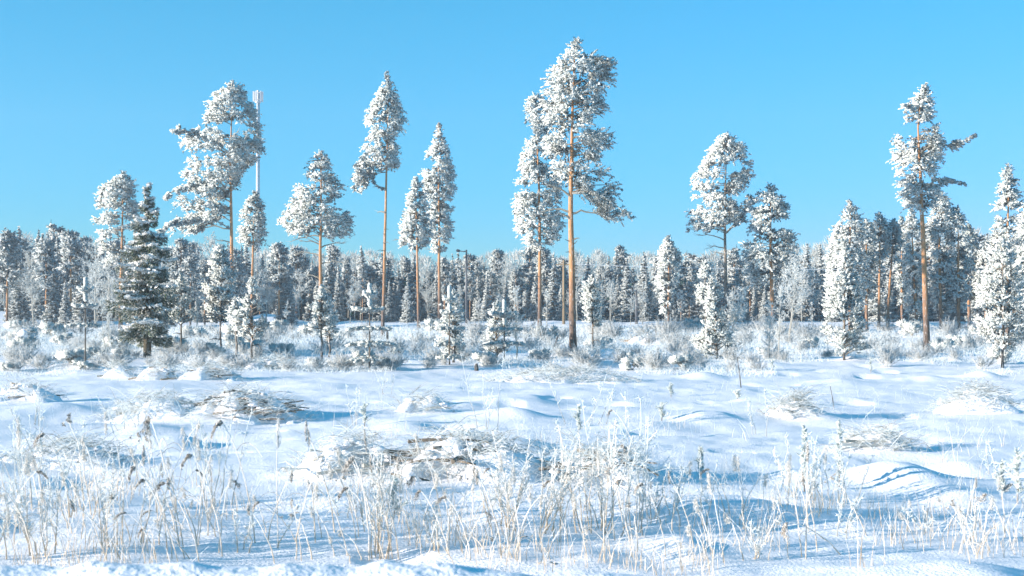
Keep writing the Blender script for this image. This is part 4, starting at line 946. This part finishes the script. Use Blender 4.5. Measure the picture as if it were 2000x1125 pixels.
def fine_grass():
    rng = np.random.default_rng(34); g = G(); n = 5200; px = rng.uniform(-60, 2060, n); py = rng.uniform(830, 1120, n) ; Y = flatY(py) ; x = (px - 1000) * Y / F
    cl = vnoise(x / .9, Y / 1.3, 41) * .6 + vnoise(x / 4, Y / 4, 42) * .4; k = cl > np.interp(py, [830, 950, 1000, 1110], [.80, .70, .60, .54]); x, Y, px = x[k], Y[k], px[k]; n = len(x); z = ground(x, Y)
    l = rng.uniform(.12, .6, n) * np.where(px < 480, 1.25, .9); lean = rng.normal(size=(n, 2)) * .20 + [.02, 0]; A = np.stack([x, Y, z - .03], -1)
    Mi = A + np.stack([lean[:, 0] * l * .5, lean[:, 1] * l * .5, l * .55], -1); E = Mi + np.stack([lean[:, 0] * l * 1.0, lean[:, 1] * l, l * .45], -1); fr = np.clip(rng.normal(.8, .22, n), 0, 1)
    twigs(g, A, Mi, .0042, .0030, fr * .6, rng); twigs(g, Mi, E, .0030, .0014, np.minimum(1, fr + .15), rng)
    ob('dry_grass', g.mesh('dry_grass', M_STRAW), kind='stuff', label='fine dry frosted grass standing in the foreground snow', category='dry grass')
fine_grass()
def weed_bush(lab, px, by, ty, wpx, seed, n1=14, straw=False, stemfr=.35, name='frosted_weed_bush', cat='weed bush', fine=6, nb=7):
    """several straight rising stems with side twigs, all frosted"""
    rng = np.random.default_rng(seed); B, s = hit(px, by); h = (by - ty) * s; w = wpx * s / 2; t = empty(name, tuple(B), lab, cat)
    gf = G(); n1 = max(3, int(n1 * .62)); w *= 1.15
    for i in range(n1):
        g = G(); x0 = rng.normal() * w * .35; y0 = rng.normal() * w * .3; hh = h * rng.uniform(.55, 1.0); z0 = float(ground(B[0] + x0, B[1] + y0)) - B[2] - .05
        e = np.array([x0 + rng.normal() * w * .35 + x0 * .5, y0 + rng.normal() * w * .3, hh]); k = np.linspace(0, 1, 6)[:, None]
        P = np.array([x0, y0, z0]) * (1 - k) + e * k; P[1:-1, :2] += rng.normal(size=(4, 2)) * .015
        tube(g, P, np.linspace(.0082, .0040, 6), 5, np.clip(stemfr - .1 + .75 * k[:, 0], 0, 1), False)
        u = rng.uniform(.22, 1, nb)[:, None]; A = P[0] * (1 - u) + e * u; ph = rng.random(nb) * 6.283; D = nrm(np.stack([np.cos(ph), np.sin(ph), rng.uniform(.6, 1.6, nb)], -1)); ln = rng.uniform(.1, .3, nb) * (1.2 - u[:, 0]) * h
        E = A + D * ln[:, None]; twigs(g, A, E, .0048, .0028, .85, rng); ob('stem', g.mesh('stem', M_STRAW if straw else M_TWIG), t)
        q = np.repeat(np.arange(nb), fine); m = len(q); u = rng.uniform(.15, 1, m)[:, None]; C = A[q] * (1 - u) + E[q] * u; Dd = nrm(D[q] * .6 + rng.normal(size=(m, 3)) * .7); l = rng.uniform(.03, .10, m)
        spikes(gf, C + Dd * l[:, None] * .4, Dd, l, .0055, np.clip(rng.normal(.92, .12, m), .1, 1), rng)
        m = 26; u = rng.uniform(.3, 1, m)[:, None]; C = P[0] * (1 - u) + e * u; spikes(gf, C, rng.normal(size=(m, 3)) + [0, 0, .6], rng.uniform(.02, .06, m), .006, .9, rng)
    ob('frost_twigs', gf.mesh('frost_twigs', M_TWIG), t, kind='stuff')
WB = [('tan weed thicket left part, in front of the large brush pile', 985, 1030, 850, 90, 16, True), ('tan weed thicket middle part with rusty stems', 1050, 1035, 820, 110, 20, True), ('tan weed thicket right part, densest frost', 1150, 1040, 800, 110, 20, True),
      ('tall open weed bush at right end of the thicket', 1222, 1045, 760, 110, 14, False), ('small slim frosted sapling with dark stem right of the thicket', 1362, 1032, 872, 80, 6, False), ('thick tan weed clump standing alone, centre foreground', 742, 1090, 870, 60, 14, True),
      ('leafy frosted bush left of the round snow mound', 1560, 975, 850, 110, 16, False), ('frosted bush touching the round snow mound', 1630, 980, 850, 90, 14, False), ('leaning dark-stemmed weeds in front of the bush pair', 1650, 1045, 930, 90, 5, False),
      ('fine frosted weeds at left edge foreground', 60, 990, 780, 140, 10, False), ('frosted weeds left of the curled tall reed', 165, 1010, 860, 110, 10, True), ('frosted branching weeds over the long brush pile', 425, 985, 780, 90, 10, False),
      ('thin frosted stalks rising from open snow left of centre', 700, 830, 740, 50, 5, False), ('small frosted twigs left of the low twig hump', 745, 770, 700, 60, 6, False), ('thin frosted stalks above the thicket', 1140, 830, 700, 120, 8, False), ('faint tall stalks above the large brush pile', 965, 840, 690, 90, 8, False),
      ('frosted weeds at lower right corner', 1900, 1060, 980, 60, 6, True), ('frosted twigs in front of the thicket', 1290, 1010, 900, 90, 10, False), ('low weeds before the spruce-top heap', 690, 1010, 940, 70, 6, False), ('weeds right of the bottom centre', 1490, 1090, 1000, 90, 6, True),
      ('frosted weeds between curled reed and flattened grass', 250, 1060, 900, 130, 12, True), ('dense frosted weeds at lower left', 90, 1080, 920, 150, 14, True), ('frosted weeds in the bottom left corner', -5, 1090, 900, 80, 10, True), ('frosted weeds left of the fluffy reeds', 470, 1075, 980, 110, 8, True),
      ('tufted weeds below the large brush pile', 860, 1075, 960, 110, 9, True), ('thin frosted stems on open snow at right', 1475, 850, 760, 60, 4, False), ('frosted stems left of the round brush pile', 1800, 1035, 990, 80, 4, False), ('frosted stem group at far right snow', 1940, 930, 850, 60, 5, False),
      ('frosted weeds over the low twig heap', 250, 840, 770, 120, 12, False), ('frosted weeds at upper left snow', 60, 830, 740, 110, 8, False)]
for i, (lab, px, by, ty, w, n1, st) in enumerate(WB): weed_bush(lab, px, by, ty, w, 200 + i, n1, st)
# small snow-coated conifer shoots in the foreground
def shoot(lab, px, by, ty, seed, wd=14):
    rng = np.random.default_rng(seed); B, s = hit(px, by); h = (by - ty) * s; t = empty('pine_seedling', tuple(B), lab, 'pine seedling', 'pine seedlings in the foreground')
    g = G(); tube(g, [[0, 0, -.05], [.01, 0, h * .5], [0, 0, h * .95]], [.012, .010, .006], 5, .3, False); ob('trunk', g.mesh('trunk', M_BARKG), t)
    g = G(); n = 420; q = rng.random(n) ** .9; U = nrm(rng.normal(size=(n, 3)) * [1, 1, .4]); wl = wd * s
    arms = rng.integers(0, 7, n); ph = arms * .9 + rng.normal(size=n) * .1; on = rng.random(n) < .6
    r = np.where(on, rng.random(n) * wl * (1.2 - q), 0); zq = .25 + .75 * q; za = (.2 + .1 * arms) ; z = np.where(on, za, zq) * h + r * .6
    C = np.stack([np.cos(ph) * r, np.sin(ph) * r, z], -1) + U * .025; ln = rng.uniform(.04, .08, n)
    spikes(g, C, U + [0, 0, .6], ln, .011, np.clip(rng.normal(.82, .2, n), 0, 1), rng); ob('foliage', g.mesh('foliage', M_PINE), t)
for a in [('snow-coated seedling at left of the thicket top', 1130, 850, 790, 1), ('leaning snowy seedling behind the thicket, on the hump', 1292, 822, 786, 2), ('tall snowy seedling in the bush left of the round mound', 1570, 960, 826, 3), ('slim snowy seedling beside the round mound', 1638, 950, 820, 4),
          ('dark-centred spruce seedling in the thick tan clump', 770, 1010, 930, 5, 26), ('snowy seedling at the right edge, nearer one', 1985, 985, 878, 6, 22), ('snowy seedling second from the right edge', 1955, 975, 900, 7, 20), ('tiny spruce seedling in open snow above the spruce-top heap', 712, 834, 786, 8),
          ('tiny green pine seedling below the bushy frosted birch', 1508, 724, 702, 9, 8), ('tiny snowy seedling right of the low twig hump', 1310, 775, 748, 10, 8), ('tiny snowy seedling left of the round brush pile', 1700, 732, 700, 11, 10), ('snow-coated seedling on the slim sapling tip', 1368, 935, 872, 12, 8),
          ('low green-tinged seedling in snow right of centre', 1440, 780, 762, 13, 12)]: shoot(*a)

for o in list(bpy.data.objects):
    if o.type == 'MESH' and o.name.startswith(('snow_cover',)): pass

# ------------------------------------------------------------------ frosty air
def haze():
    g = G(); box(g, (0, 190, 30), (1100, 420, 66)); m = bpy.data.materials.new('frosty_air'); m.use_nodes = True; n = m.node_tree; n.nodes.clear()
    o = n.nodes.new('ShaderNodeOutputMaterial'); v = n.nodes.new('ShaderNodeVolumePrincipled'); v.inputs['Color'].default_value = (.80, .90, 1, 1); v.inputs['Density'].default_value = .0006; v.inputs['Anisotropy'].default_value = .1
    n.links.new(v.outputs[0], o.inputs['Volume']); h = g.mesh('haze', m); ob('haze', h, kind='stuff', label='thin pale frosty air over the whole field', category='haze')
haze()
